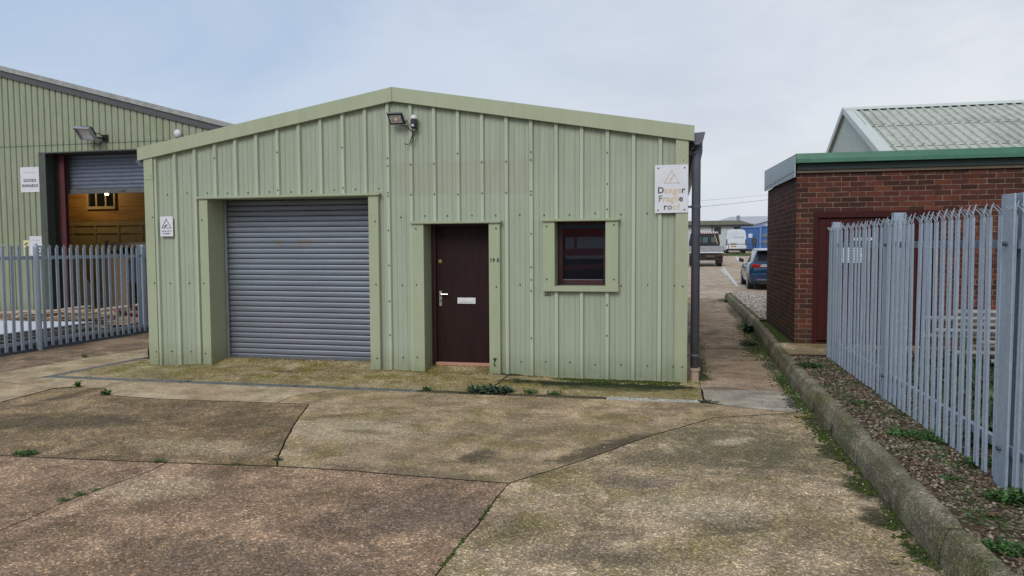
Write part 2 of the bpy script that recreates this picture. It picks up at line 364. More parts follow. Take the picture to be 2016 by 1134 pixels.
# ------------------------------------------------------------------ ground and slabs
m = MB()
ys = [-60, -20, 0, 10, 22]+[22+6*i for i in range(1, 14)]+[300, 1500]
for i in range(len(ys)-1):
    a, b = ys[i], ys[i+1]
    m.quad((-900, a, hgt(a)-.035), (900, a, hgt(a)-.035), (900, b, hgt(b)-.035), (-900, b, hgt(b)-.035))
tag(m.build('ground', M_soil), kind='structure')

def slab(name, poly, mat, gap=.008, z=0.0, th=.03, zf=None, step=.07, jit=.006):
    P = [Vector((p[0], p[1])) for p in poly]
    area = sum(P[i].x*P[(i+1) % len(P)].y-P[(i+1) % len(P)].x*P[i].y for i in range(len(P)))
    if area < 0: P.reverse()
    Q = []
    n = len(P)
    for i in range(n):
        a, b, c = P[i-1], P[i], P[(i+1) % n]
        d1 = (b-a).normalized(); d2 = (c-b).normalized()
        n1 = Vector((-d1.y, d1.x)); n2 = Vector((-d2.y, d2.x))
        g1 = gap*(.42+.58*abs(d1.x)); g2 = gap*(.42+.58*abs(d2.x)); det = n1.x*n2.y-n1.y*n2.x
        if abs(det) > .25: Q.append(b+Vector(((g1*n2.y-g2*n1.y)/det, (g2*n1.x-g1*n2.x)/det)))
        else: Q.append(b+n1*g1*.5+n2*g2*.5)
    R = []
    for i in range(n):
        a, b = Q[i], Q[(i+1) % n]; L = (b-a).length; k = max(1, min(160, int(L/step)))
        for j in range(k):
            p = a.lerp(b, j/k)
            nv = noise.noise_vector(Vector((p.x*3, p.y*3, .3)))*jit*1.6+noise.noise_vector(Vector((p.x*16, p.y*16, z+len(name))))*jit*.8
            R.append((p.x+nv.x, p.y+nv.y))
    bm = bmesh.new()
    zz = (lambda x, y: z+(zf(x, y) if zf else 0))
    cv, ce, cf, _a, _b, _c = geometry.delaunay_2d_cdt([Vector(p) for p in R], [(i, (i+1) % len(R)) for i in range(len(R))], [], 1, 1e-5)
    tv = [bm.verts.new((v.x, v.y, zz(v.x, v.y))) for v in cv]
    for f in cf:
        if len(f) == 3:
            a, b, c = (cv[q] for q in f)
            if (b.x-a.x)*(c.y-a.y)-(b.y-a.y)*(c.x-a.x) < 0: f = f[::-1]
        bm.faces.new([tv[q] for q in f])
    top = [bm.verts.new((x, y, zz(x, y))) for x, y in R]; bot = [bm.verts.new((x, y, zz(x, y)-th)) for x, y in R]
    for i in range(len(R)):
        j = (i+1) % len(R); bm.faces.new((top[j], top[i], bot[i], bot[j])).material_index = 1
    me = bpy.data.meshes.new(name); bm.to_mesh(me); bm.free(); me.materials.append(mat); me.materials.append(M_soil)
    o = bpy.data.objects.new(name, me); COL.objects.link(o); return tag(o, kind='structure')
G = lambda *ps: [g(*p) for p in ps]
A1 = G((329, 911), (545, 918), (700, 927), (868, 942), (1002, 951))
D1 = G((329, 911), (290, 929), (230, 951), (145, 981), (23, 1035)); D1.append(lin(D1[0], D1[4], -4))
C1 = G((1002, 951), (967, 995), (940, 1033), (906, 1071), (860, 1129)); C1.append(lin(C1[0], C1[4], -4))
B1 = G((1002, 951), (1142, 908), (1214, 882), (1283, 857), (1344, 840), (1406, 822), (1478, 818), (1574, 813), (1606, 806))
E1 = G((111, 764), (138, 761), (207, 765), (211, 778), (306, 785), (536, 793), (608, 796))
F1 = G((608, 796), (590, 820), (574, 845), (551, 888), (545, 918))
Hc = G((536, 793), (545, 793.35), (574, 780), (670, 766))
DR = [(-7.95, 8.03), (-3.95, 8.02), (.27, 8.0)]      # drain line
slab('concrete_slab', G((-500, 880), (-200, 889), (0, 897))+D1+[(-16, -4), (-16, 2)], C_A, gap=.011)
slab('concrete_slab', D1[::-1][:-1]+A1+C1[1:], C_A, gap=.011)
slab('concrete_slab', C1[::-1][:-1]+B1[:-1]+[(1.34, B1[-1][1]), (1.34, -4)], C_D, gap=.011)
slab('concrete_slab', E1+F1[1:]+[A1[0]]+G((0, 897), (-350, 884)), C_B, gap=.012)
slab('concrete_slab', A1[1:]+B1[1:-1]+G((1500, 806), (1440, 799))+[(.3, 7.98)]+Hc[::-1][:3]+[E1[-1]]+F1[1:-1], C_C, gap=.011)
slab('concrete_slab', [(-8.03, 7.97)]+Hc[::-1][0:-1]+E1[:-1][::-1]+G((0, 752), (-80, 746), (292, 685))+[(-7.93, 9.85)], C_E, gap=.011)
slab('concrete_slab', G((111, 763), (0, 752), (-80, 746), (-600, 831), (-500, 878), (-350, 883)), C_E)
slab('concrete_slab', G((-600, 831), (-80, 746), (292, 685))+[(-7.93, 9.86), (-7.25, 9.86), (-7.25, 23.9), (-40, 23.9), (-40, 2.5), (-14, 2.5)], C_G, step=.3)
# apron between drain and shed
def apz(x, y):
    return ss(-7.1, -6.3, x)*(1-ss(-2.3, -1.2, x))*(.032*ss(8.35, 9.1, y)+.05*ss(9.12, 9.5, y))
m = MB(); nx, ny = 66, 26
for i in range(nx+1):
    for j in range(ny+1):
        x = -7.93+8.22*i/nx; y = 8.085+(9.62-8.085)*j/ny
        m.v.append((x, y, apz(x, y)+.001))
for i in range(nx):
    for j in range(ny):
        a = i*(ny+1)+j; m.f.append((a, a+ny+1, a+ny+2, a+1)); m.mi.append(0)
tag(m.build('concrete_apron', C_F, smooth=True), kind='structure')
# alley, patch, far yard
slab('alley_paving', [(1.1, 8.82), (1.36, 8.58), (1.36, 16), (1.50, 18), (1.50, 22), (1.50, 23.95), (-.3, 23.95), (-.3, 22), (-.3, 9.63), (.297, 9.63), (.297, 8.75)], C_H, gap=.002, step=.25, zf=lambda x, y: hgt(y))
slab('concrete_patch', [(.31, 8.03)]+G((1440, 799), (1500, 806))+B1[-2:-1]+[(1.36, B1[-1][1]), (1.36, 8.58), (1.1, 8.82), (.31, 8.75)], C_P, gap=.002)
m = MB(); ye = [23.93]+[26+6*i for i in range(14)]
for i in range(len(ye)-1):
    a, b = ye[i], ye[i+1]; xs = [-60, 0, 60]
    for k in range(2): m.quad((xs[k], a, hgt(a)), (xs[k+1], a, hgt(a)), (xs[k+1], b, hgt(b)), (xs[k], b, hgt(b)))
tag(m.build('yard_paving', C_Y), kind='structure')
# painted bay lines in the far yard
M_line = simple('road_paint', (.62, .62, .6), .7, 0, .2, 12)
def pstrip(name, p, q, wd):
    d = (Vector(q)-Vector(p)).normalized(); nn = Vector((-d.y, d.x))*wd/2; k = 8; mm = MB()
    for i in range(k):
        a = Vector(p).lerp(Vector(q), i/k); b = Vector(p).lerp(Vector(q), (i+1)/k)
        mm.quad(*[(v.x, v.y, hgt(v.y)+.006) for v in (a-nn, a+nn, b+nn, b-nn)])
    tag(mm.build(name, M_line), kind='structure')
pstrip('painted_line', (2.75, 46), (2.3, 29.2), .13)
pstrip('painted_line', (2.52, 44), (2.40, 37), .08)
pstrip('painted_line', (5.2, 68), (4.5, 56), .2)
# dark strips of moss / wet dirt in the alley
M_moss = NT('moss'); p_ = M_moss.pos(); nn_ = M_moss.noise(p_, 25, 5, .7)
M_moss = M_moss.out(M_moss.mix(M_moss.ramp(nn_, (.35, 0.0), (.65, 1.0)), (.014, .022, .006), (.085, .125, .02)), .95, 0, bump=nn_, bs=.8, bd=.02, spec=.2)
M_wet = simple('damp_dirt', (.035, .033, .024), .6, 0, .3, 9)

# ------------------------------------------------------------------ kerb
KF = [(1.33, -.03), (1.338, .09), (1.372, .192), (1.388, .203), (1.462, .205), (1.475, .195), (1.475, -.03)]
m = MB(); m.loft([[(px+.012+.14*ss(8.5, 16, y0), y0, pz-.012) for px, pz in [(1.33, .0), (1.34, .09), (1.378, .19), (1.392, .197), (1.455, .199), (1.455, .0)]] for y0 in [-4+.5*i for i in range(56)]]); n_core = len(m.f); y = -4.0; k = 0
while y < 23.8:
    y2 = min(y+.905, 23.95); ox = noise.noise(Vector((y*3, 3, 1)))*.008; oz = noise.noise(Vector((y*3, 9, 1)))*.006
    drift = .14*ss(8.5, 16, (y+y2)/2)
    N = 7; rings = []
    for i in range(N):
        t = i/(N-1); yy = y+.012+(y2-y-.024)*t; e = .012 if i in (0, N-1) else 0
        rings.append([(px+ox+drift+(e if px < 1.4 else -e)+noise.noise(Vector((yy*4, px*8, pz*8)))*.0012, yy, pz+oz-(e if pz > .1 else 0)+noise.noise(Vector((yy*5, px*9, 2)))*.003) for px, pz in KF])
    m.loft(rings); y = y2
m.loft([[(x, 23.95, z), ] if 0 else [(x, 23.93+(a-1.33), z) for a, z in KF] for x in (1.66, 3, 5, 8)])
for i in range(n_core): m.mi[i] = 1
tag(m.build('kerb', [C_K, M_soil], smooth=False), kind='structure')
# ------------------------------------------------------------------ planting bed and gravel
def bedmat():
    t = NT('bed_soil'); p = t.pos(); n = t.noise(p, 9, 6, .7); v = t.vor(p, 45)
    col = t.mix(t.ramp(n, (.35, 0.0), (.65, 1.0)), (.03, .022, .012), (.12, .075, .04))
    col = t.mix(t.ramp(t.noise(p, 2.2, 5, .65), (.45, 0.0), (.62, .85)), col, (.045, .06, .015))
    col = t.mix(t.ramp(t.xyz(v)[0], (.7, 0.0), (.8, .8)), col, (.25, .21, .16))
    return t.out(col, .95, 0, bump=n, bs=.8, bd=.03, spec=.2)
M_bed = bedmat()
def grid(name, x0, x1, y0, y1, nx, ny, zf, mat):
    m = MB()
    for i in range(nx+1):
        for j in range(ny+1):
            x = x0+(x1-x0)*i/nx; y = y0+(y1-y0)*j/ny; m.v.append((x, y, zf(x, y)))
    for i in range(nx):
        for j in range(ny):
            a = i*(ny+1)+j; m.f.append((a, a+ny+1, a+ny+2, a+1)); m.mi.append(0)
    return tag(m.build(name, mat, smooth=True), kind='structure')
bz = lambda x, y: .165+.02*noise.noise(Vector((x*2.2, y*2.2, 0)))+.012*noise.noise(Vector((x*9, y*9, 4)))
grid('planting_bed', 1.46, 7.5, -4, 11.2, 60, 150, bz, M_bed)
grid('mossy_strip', 1.5, 1.80, 11.2, 15.2, 8, 40, lambda x, y: .17+.01*noise.noise(Vector((x*9, y*5, 4))), M_moss)
slab('stone_sill', [(1.5, 10.5), (4.4, 10.5), (4.4, 11.72), (1.5, 11.72)], C_D, gap=0.0, z=.192, th=.06)
def gravelmat(name, c1, c2, c3):
    t = NT(name); p = t.pos(); v = t.n('ShaderNodeObjectInfo')
    geo = t.n('ShaderNodeNewGeometry').outputs['Random Per Island']; n = t.noise(p, 80, 3, .6)
    col = t.ramp(geo, (0, c1), (.35, c2), (.7, c3), (1, tuple(min(1, a*1.35) for a in c3)))
    return t.out(t.mix(t.ramp(n, (.4, 0.0), (.7, .4)), col, tuple(a*.6 for a in c2)), .8, spec=.3)
M_peb = gravelmat('pebbles', (.035, .026, .02), (.10, .065, .042), (.34, .28, .21))
M_grav = gravelmat('pale_gravel', (.12, .095, .08), (.30, .25, .21), (.5, .45, .40))
ico = [(0, 0, -1), (.72, -.53, -.45), (-.28, -.85, -.45), (-.89, 0, -.45), (-.28, .85, -.45), (.72, .53, -.45), (.28, -.85, .45), (-.72, -.53, .45), (-.72, .53, .45), (.28, .85, .45), (.89, 0, .45), (0, 0, 1)]
icf = [(0,1,2),(1,0,5),(0,2,3),(0,3,4),(0,4,5),(1,5,10),(2,1,6),(3,2,7),(4,3,8),(5,4,9),(1,10,6),(2,6,7),(3,7,8),(4,8,9),(5,9,10),(6,10,11),(7,6,11),(8,7,11),(9,8,11),(10,9,11)]
def pebbles(name, pts, r0, r1, mat, label, cat):
    V = []; Fc = []
    for (x, y, z) in pts:
        r = r0+(r1-r0)*rnd.random()**2.2; a = rnd.random()*6.28; ca, sa = math.cos(a), math.sin(a); sx, sy, sz = r*rnd.uniform(.8, 1.4), r*rnd.uniform(.7, 1), r*rnd.uniform(.4, .7)
        tx, ty = rnd.uniform(-.4, .4), rnd.uniform(-.4, .4); o = len(V)
        for (u, v, q) in ico:
            X, Y, Z = u*sx, v*sy, q*sz+tx*u*sx+ty*v*sy
            V.append((x+ca*X-sa*Y, y+sa*X+ca*Y, z+Z+r*.15))
        Fc += [(a_+o, b_+o, c_+o) for a_, b_, c_ in icf]
    me = bpy.data.meshes.new(name); me.from_pydata(V, [], Fc); me.materials.append(mat); me.polygons.foreach_set('use_smooth', [True]*len(Fc))
    ob = bpy.data.objects.new(name, me); COL.objects.link(ob); return tag(ob, label, cat, kind='stuff')
pts = []
while len(pts) < 10500:
    y = 3.0+7.6*rnd.random()**1.25; x = 1.465+rnd.random()*(.85 if rnd.random() < .8 else 2.2)
    if noise.noise(Vector((x*2.4, y*2.4, 5)))+.25*rnd.random() < -.12: continue
    pts.append((x, y, bz(x, y)))
pebbles('pebbles', pts, .006, .017, M_peb, 'mixed brown and grey pebbles strewn over the bed between kerb and palisade fence', 'pebbles')
pts = [(1.66+rnd.random()*2.4*(1 if rnd.random() < .5 else .45), 15.25+8.6*rnd.random(), .215) for _ in range(9000)]
grid('gravel_base', 1.6, 9, 15.2, 23.93, 8, 10, lambda x, y: .2, M_bed)
pebbles('gravel', pts, .018, .036, M_grav, 'pale gravel filling the raised bed beyond the brick wall', 'gravel')
pts = []
for _ in range(260):
    y = 2.5+9*rnd.random(); x = 1.31-abs(rnd.gauss(0, .07)); pts.append((x, y, .002))
for _ in range(60): pts.append((rnd.uniform(-4, 1.2), rnd.uniform(2.5, 7.8), .001))
pebbles('grit', pts, .004, .010, M_grav, 'loose grit and small stones scattered on the concrete along the kerb', 'grit')
# moss along the kerb foot and below the right half of the shed : lumpy clumps
def clump(mb, c, r, n, hh=.03, mi=0):
    for _ in range(n):
        a = rnd.random()*6.28; d = r*math.sqrt(rnd.random()); x = c[0]+d*math.cos(a); y = c[1]+d*math.sin(a)*1.3; s = rnd.uniform(.005, .015)
        mb.ball((x, y, c[2]+s*.2), s, mi, rnd.uniform(.25, .6), 5, 3)
m = MB(); yy = 6.2
while yy < 16:
    den = 1.0 if 7.7 < yy < 9.6 or 11 < yy < 16 else .35
    off = .14*ss(8.5, 16, yy); wdt = .13+.10*noise.noise(Vector((yy*1.2, 0, 0)))+(.12 if yy > 11 else 0)
    if rnd.random() < den:
        for _ in range(4):
            clump(m, (1.31+off-abs(rnd.gauss(0, max(.02, wdt*.6))), yy, 0), .06, 3)
    yy += .045
for _ in range(1500):
    x = rnd.uniform(-2.1, .05); q = ss(-2.2, -1.0, x)*(.7+.6*noise.noise(Vector((x*2.5, 0, 6)))); clump(m, (x, 9.15-abs(rnd.gauss(0, .15*q+.01)), 0), .03, 2)
for _ in range(60): clump(m, (rnd.uniform(-3.8, -2.2), 9.12-abs(rnd.gauss(0, .02)), .03), .02, 2)
for y_ in (2.8, 3.3, 3.6, 4.3, 4.6, 5.3, 5.4, 6.0, 6.3, 6.7): 
    for _ in range(9): clump(m, (1.29-abs(rnd.gauss(0, .06)), y_+rnd.gauss(0, .08), 0), .03, 3)
for _ in range(420):
    y_ = rnd.uniform(2.4, 8.6); q = noise.noise(Vector((y_*1.7, 1, 3)))
    if q > -.15: clump(m, (1.33-abs(rnd.gauss(0, .03+.07*max(0, q+.15))), y_, 0), .03, 3)
for (a, b, n) in ((g(967, 995), g(945, 1025), 50), (g(925, 1048), g(870, 1115), 70), (g(400, 913), g(470, 917), 25), (g(545, 918), g(545, 895), 22), (g(230, 951), g(120, 990), 26), (g(111, 765), g(150, 762), 30), (g(985, 758), g(1005, 742), 18)):
    for _ in range(n):
        t = rnd.random(); clump(m, (a[0]+(b[0]-a[0])*t, a[1]+(b[1]-a[1])*t, -.006), .012, 3)
for _ in range(120): clump(m, (rnd.uniform(.27, .5)-.1*rnd.random(), rnd.uniform(9.3, 13), 0), .05, 2)
tag(m.build('moss', M_moss, smooth=True), 'dark green moss growing in the concrete joints and along the kerb foot', 'moss', kind='stuff')
# damp dirt sheets with ragged outlines
def patch(name, cx, cy, rx_, ry_, mat, z=.004, seed=0, sq=0):
    pts = []
    for i in range(56):
        a = 2*math.pi*i/56; q = 1+.38*noise.noise(Vector((math.cos(a)*1.6, math.sin(a)*1.6, seed)))+.2*noise.noise(Vector((math.cos(a)*6, math.sin(a)*6, seed)))
        pts.append((cx+rx_*q*math.cos(a), cy+ry_*q*math.sin(a), z))
    mm = MB(); mm.add(pts, [tuple(range(56))]); tag(mm.build(name, mat), kind='structure')

m = MB()
for _ in range(900):
    x = rnd.uniform(-7.3, .1)
    if -6.3 < x < -3.95 or -3.2 < x < -2.33: yb_ = 9.5 if x < -3.5 else 9.42
    else: yb_ = 9.13
    yy = yb_-abs(rnd.gauss(0, .02)); m.ball((x, yy, apz(x, yy)+.002), rnd.uniform(.003, .009), 0, .5, 5, 3)
tag(m.build('debris', M_soil, smooth=True), 'dark crumbs of dirt gathered along the foot of the shed wall', 'dirt', kind='stuff')
a_, b_ = g(1005, 741), g(973, 761); m = MB(); n_ = 14; L_ = []; R_ = []
for i in range(n_+1):
    t = i/n_; x = a_[0]+(b_[0]-a_[0])*t+.012*noise.noise(Vector((t*6, 1, 1))); y = a_[1]+(b_[1]-a_[1])*t; wd = .010+.006*noise.noise(Vector((t*9, 5, 1)))
    L_.append((x-wd, y, .005+apz(x, y))); R_.append((x+wd, y, .005+apz(x, y)))
for i in range(n_): m.quad(L_[i], R_[i], R_[i+1], L_[i+1])
tag(m.build('apron_joint', M_soil), kind='structure')
# ------------------------------------------------------------------ drain channel
dr = thing('drain_channel', (-3.8, 8.03, 0), 'narrow slotted drainage channel with weeds in it, running across in front of the shed', 'drain')
M_grate = simple('drain_grate', (.58, .57, .52), .6, .2, .25, 5)
M_rgrate = simple('rusty_grate', (.12, .09, .055), .8, .1, .3, 8)
segs = [(-7.93, -6.0, 0), (-5.98, -4.45, 0), (-4.43, -2.9, 0), (-2.88, -2.4, 1), (-1.85, -.75, 1), (-.73, .26, 0)]
for (a, b, rs) in segs:
    m = MB(); m.box(a, b, 7.985, 7.999, -.03, .005); m.box(a, b, 8.062, 8.078, -.03, .005)
    x = a
    while x < b-.02:
        m.box(x, x+.026, 7.9995, 8.0615, -.02, .003); x += .045
    m.build('grating', M_rgrate if rs else (M_grate if a > -1 else simple('dull_grate', (.22, .225, .215), .6, .2, .25, 5)), dr)
m = MB(); m.prism([(-8.0, 8.0), (-7.93, 8.0), (-7.83, 9.8), (-7.90, 9.8)], 'z', -.03, .004); m.build('edging', simple('drain_edge', (.13, .145, .17), .6), dr)
m = MB(); m.box(-2.38, -1.87, 7.985, 8.078, -.03, .001); m.build('silt', M_soil, dr)

# ------------------------------------------------------------------ the shed
D = 9.15; XL, XR = -7.33, .13; AX = -3.6
shed = thing('metal_shed', (AX, D, 0), 'small sage green ribbed metal shed with a shallow pitched roof and grey roller shutter', 'shed')
def ztop(x): return 3.56-(AX-x)*.1665 if x < AX else 3.56-(x-AX)*.1735
openings = [(-6.36, -3.93, -.1, 2.345), (-3.22, -2.30, -.1, 1.965), (-1.50, -.825, 1.15, 1.975)]
def wall_ribbed(mb, x0, x1, zt, zb, yprof, xs, ops):
    xs = sorted(set([round(v, 5) for v in xs if x0 < v < x1]+[x0, x1]+[q for o in ops for q in o[:2] if x0 < q < x1]))
    for a, b in zip(xs, xs[1:]):
        if b-a < 1e-4: continue
        ya, yb = yprof(a+1e-6), yprof(b-1e-6); mid = (a+b)/2; sg = [(None, None)]
        lo = [(lambda x: zb(x))]; pieces = [('b', 't')]
        for o in ops:
            if o[0]-1e-6 <= a and b <= o[1]+1e-6:
                pieces = ([('b', o[2])] if o[2] > 0 else [])+[(o[3], 't')]
        for p, q in pieces:
            za, zb_ = (zb(a), zb(b)) if p == 'b' else (p, p)
            ta, tb = (zt(a), zt(b)) if q == 't' else (q, q)
            mb.quad((a, ya, za), (b, yb, zb_), (b, yb, tb), (a, ya, ta))
P0 = -6.86; PITCH = .3175
prof = [(-.034, .036), (-.020, 0), (.020, 0), (.034, .036), (.088, .036), (.092, .030), (.10, .030), (.104, .036), (.155, .036), (.159, .0325), (.166, .0325), (.170, .036), (.222, .036), (.226, .030), (.234, .030), (.238, .036)]
xs = []; tbl = []
for k in range(-2, 24):
    for dxx, dy in prof: tbl.append((P0+k*PITCH+dxx, D+.004+dy))
tbl.sort()
def yprof(x):
    for (a, ya), (b, yb) in zip(tbl, tbl[1:]):
        if a <= x <= b: return ya+(yb-ya)*(x-a)/max(1e-6, b-a)
    return D+.04
m = MB(); wall_ribbed(m, XL+.02, XR-.01, lambda x: ztop(x)+.05, lambda x: max(-.004, apz(x, D+.02)-.004), yprof, [t[0] for t in tbl], openings)
# screws
m_wall = m
def screw(mb, x, z, y=None, r=.0115):
    mi0 = len(mb.f)
    y = y if y is not None else yprof(x)
    mb.tube([(x, y+.002, z), (x, y-.003, z)], r, 8); mb.tube([(x, y-.003, z), (x, y-.010, z)], r*.55, 6)
    for i in range(mi0, len(mb.f)): mb.mi[i] = 1
m = m_wall
pans = [P0+(k+.5)*PITCH+.01 for k in range(-1, 22)]
inop = lambda x, z, e=.14: any(o[0]-e < x < o[1]+e and o[2]-.1 < z < o[3]+.06 for o in openings)
for x in pans:
    for z in (.19, 1.17, 2.055 if x > -3.8 else 2.425):
        if not inop(x, z) and XL+.1 < x < XR-.1: screw(m, x+rnd.uniform(-.008, .008), z+rnd.uniform(-.012, .012))
for k, zs in ((2, (.5, .92, 1.38, 1.83, 2.33, 2.9)), (5, (2.44, 2.95)), (8, (2.45, 2.98)), (10, (.5, .95, 1.42, 1.88, 2.33, 2.37, 2.72, 2.82)), (16, (.5, 1.1, 1.24, 1.4, 1.82, 2.31, 2.35, 2.74, 2.84)), (19, (.55, .93, 2.11, 2.42, 2.8)), (11, (2.34, 2.73)), (12, (2.34, 2.73)), (13, (2.33, 2.85)), (14, (2.34, 2.73)), (15, (2.34, 2.73))):
    for z in zs:
        x = P0+k*PITCH
        if not inop(x, z, .02): screw(m, x, z)
m.build('front_cladding', [M_clad, M_screw], shed)
# side, back walls, roof
def side(xw, s):
    m = MB(); n = 46
    for i in range(n):
        ya = 9.19+10*i/n
        m.prism([(xw, ya), (xw+s*.035, ya+.03), (xw+s*.035, ya+.08), (xw, ya+.11), (xw, ya+.217), (xw-s*.02, ya+.217), (xw-s*.02, ya)], 'z', 0, ztop(xw)+.02)
    m.build('side_cladding', M_clad, shed)
side(XL+.02, -1); side(XR-.03, 1)
m = MB(); m.prism([(XL+.05, 0), (XR-.06, 0), (XR-.06, 2.88), (AX, 3.52), (XL+.05, 2.9)], 'y', 19.15, 19.2); m.build('back_wall', M_clad, shed)
M_roof = simple('fibre_cement_roof', (.33, .34, .31), .85, 0, .15, 4)
for nm, (xa, xb, za, zb) in (('l', (AX, XL-.08, 3.66, 3.66-.1665*3.8)), ('r', (AX, XR+.07, 3.66, 3.66-.1735*3.8))):
    m = MB(); n = 132; R1 = []; R2 = []
    for i in range(n+1):
        y = 9.24+10*i/n; dz = .022*math.sin(i*math.pi/2+.4); R1.append((xa, y, za+dz)); R2.append((xb, y, zb+dz))
    R3 = [(x, y, z-.012) for x, y, z in R1]; R4 = [(x, y, z-.012) for x, y, z in R2]
    m.loft([R1, R2], cap=False, closed=False); m.loft([R3, R4], cap=False, closed=False); m.build('roof', M_roof, shed, smooth=True)
# verge (barge) trims: two pieces on the right, one long on the left
def verge(x0, x1, za, zb, hh=.168, lap=0):
    m = MB()
    yf = D-.035-lap
    for (a, b, y0, y1, d0, d1) in ((x0, x1, yf, yf+.012, -hh, 0),):
        m.add([(a, y0, za+d0), (b, y0, zb+d0), (b, y0, zb+d1), (a, y0, za+d1), (a, y1, za+d0), (b, y1, zb+d0), (b, y1, zb+d1), (a, y1, za+d1)],
              [(0, 1, 2, 3), (4, 7, 6, 5), (0, 4, 5, 1), (1, 5, 6, 2), (2, 6, 7, 3), (3, 7, 4, 0)])
    a, b = x0, x1  # top return and bottom lip
    m.add([(a, yf+.001, za), (b, yf+.001, zb), (b, D+.2, zb-.0), (a, D+.2, za), (a, yf+.001, za+.012), (b, yf+.001, zb+.012), (b, D+.2, zb+.012), (a, D+.2, za+.012)],
          [(0, 3, 2, 1), (4, 5, 6, 7), (0, 1, 5, 4), (1, 2, 6, 5), (2, 3, 7, 6), (3, 0, 4, 7)])
    m.add([(a, yf+.013, za-hh), (b, yf+.013, zb-hh), (b, D+.03, zb-hh), (a, D+.03, za-hh), (a, yf+.013, za-hh+.018), (b, yf+.013, zb-hh+.018), (b, D+.03, zb-hh+.018), (a, D+.03, za-hh+.018)],
          [(0, 3, 2, 1), (4, 5, 6, 7), (0, 1, 5, 4), (1, 2, 6, 5), (2, 3, 7, 6), (3, 0, 4, 7)])
    m.build('verge_trim', M_trim, shed)
zt = 3.715
verge(-7.42, AX-.003, zt-.1700*3.82, zt)
verge(AX+.003, -2.5, zt, zt-.1700*1.1, lap=.002)
verge(-2.503, .205, zt-.1700*1.097, zt-.1700*3.805, lap=.006)
m = MB(); m.box(AX-.045, AX+.045, D-.046, D-.0435, 3.5, 3.5); 
# corner trims
for (a, b, zt_) in ((XL, XL+.135, 2.99), (XR-.135, XR, 2.97)):
    m = MB(); m.box(a, b, D-.012, D, -.02, zt_); s = a if a < -5 else b
    m.box(min(s, s+(.01 if a > -5 else -.01)), max(s, s+(.01 if a > -5 else -.01)), D-.012, D+.14, -.02, zt_)
    for z in (.19, 1.17, 2.1, 2.68): screw(m, (a+b)/2+(.04 if a < -5 else .02), z, D-.012)
    m2 = m.build('corner_trim', [M_trim, M_screw], shed)
    m = MB(); m.box(a-.004, b+.003, D-.018, D-.0125, 2.63, zt_+.004); m.build('corner_flashing', M_trim, shed)
# jamb trims / reveals
def jamb(x0, x1, z0, z1, inner, depth, nm='jamb_trim', scr=()):
    m = MB(); m.box(x0, x1, D-.026, D-.016, z0, z1)
    xi = inner; s = 1 if xi == x0 else -1
    m.box(min(xi, xi+s*.01), max(xi, xi+s*.01), D-.0155, D+depth, z0, z1)
    xo = x1 if xi == x0 else x0
    m.box(min(xo, xo-s*-.0 - s*.01), max(xo, xo-s*.01), D-.0155, D+.035, z0, z1)
    n = len(m.f)
    for z in scr: screw(m, (x0+x1)/2-s*-.025, z, D-.026)
    o = m.build(nm, [M_trim, M_screw], shed)
fl = lambda x: max(0, apz(x, D))-.004
jamb(-6.465, -6.335, fl(-6.4), 2.345, -6.335, .40, scr=(.19, 1.17, 2.05))
jamb(-3.952, -3.815, fl(-3.9), 2.345, -3.952, .40, scr=(.19, 1.17, 2.0))
jamb(-3.35, -3.195, fl(-3.3), 1.965, -3.195, .32, scr=(.22, 1.17, 1.90))
jamb(-2.322, -2.18, fl(-2.2), 1.965, -2.322, .32, scr=(1.15, 1.89))
jamb(-1.625, -1.478, 1.165, 1.975, -1.478, .24, scr=(1.25, 1.91))
jamb(-.845, -.69, 1.165, 1.975, -.845, .24, scr=(1.25, 1.92))
for (a, b, z, dp) in ((-6.49, -3.79, 2.345, .40), (-3.372, -2.16, 1.965, .32), (-1.645, -.67, 1.975, .24)):
    m = MB(); m.box(a, b, D-.055, D+.03, z+.001, z+.026); m.box(a+.03, b-.03, D-.05, D-.04, z-.006, z+.0005); m.box(a+.13, b-.13, D+.0305, D+dp, z+.001, z+.015)
    m.build('head_flashing', M_trim, shed)
m = MB(); m.box(-1.63, -.685, D-.036, D-.0265, 1.10, 1.166); m.box(-1.468, -.852, D-.0263, D+.24, 1.13, 1.166); m.build('window_sill', M_trim, shed)
# roller shutter
ys_ = D+.385
m = MB(); pr = []; z = .07; pitch = .0755; pk = [(0, .020), (.004, .026), (.008, .004), (.014, -.003), (.020, -.005), (.023, -.001), (.026, -.006), (.036, -.007), (.039, -.003), (.042, -.007), (.052, -.006), (.055, -.002), (.058, -.005), (.068, -.001), (.073, .014)]
while z < 2.36:
    pr += [(z+a, ys_+b) for a, b in pk]; z += pitch
rings = []
for k in range(13):
    x = -6.33+(2.38)*k/12; rings.append([(x, yy+.004*math.sin(k*.9+zz*3), zz-.010*(k/12)) for zz, yy in pr])
m.loft(rings, cap=False, closed=False)
sh = m.build('roller_shutter', M_shut, shed)
m = MB(); m.box(-6.30, -3.96, ys_-.02, ys_+.03, .075, .125); m.build('bottom_rail', simple('shutter_rail', (.16, .165, .19), .5, .4), sh)
m = MB(); m.box(-6.328, -6.29, ys_-.045, ys_-.022, .07, 2.34); m.build('guide_rail', M_lgrey, shed)
m = MB(); m.box(-6.33, -3.95, ys_+.05, ys_+.08, 0, 2.4); m.box(-6.33, -3.95, D+.2, ys_+.04, 2.362, 2.39); m.build('shutter_backing', M_gap, shed)
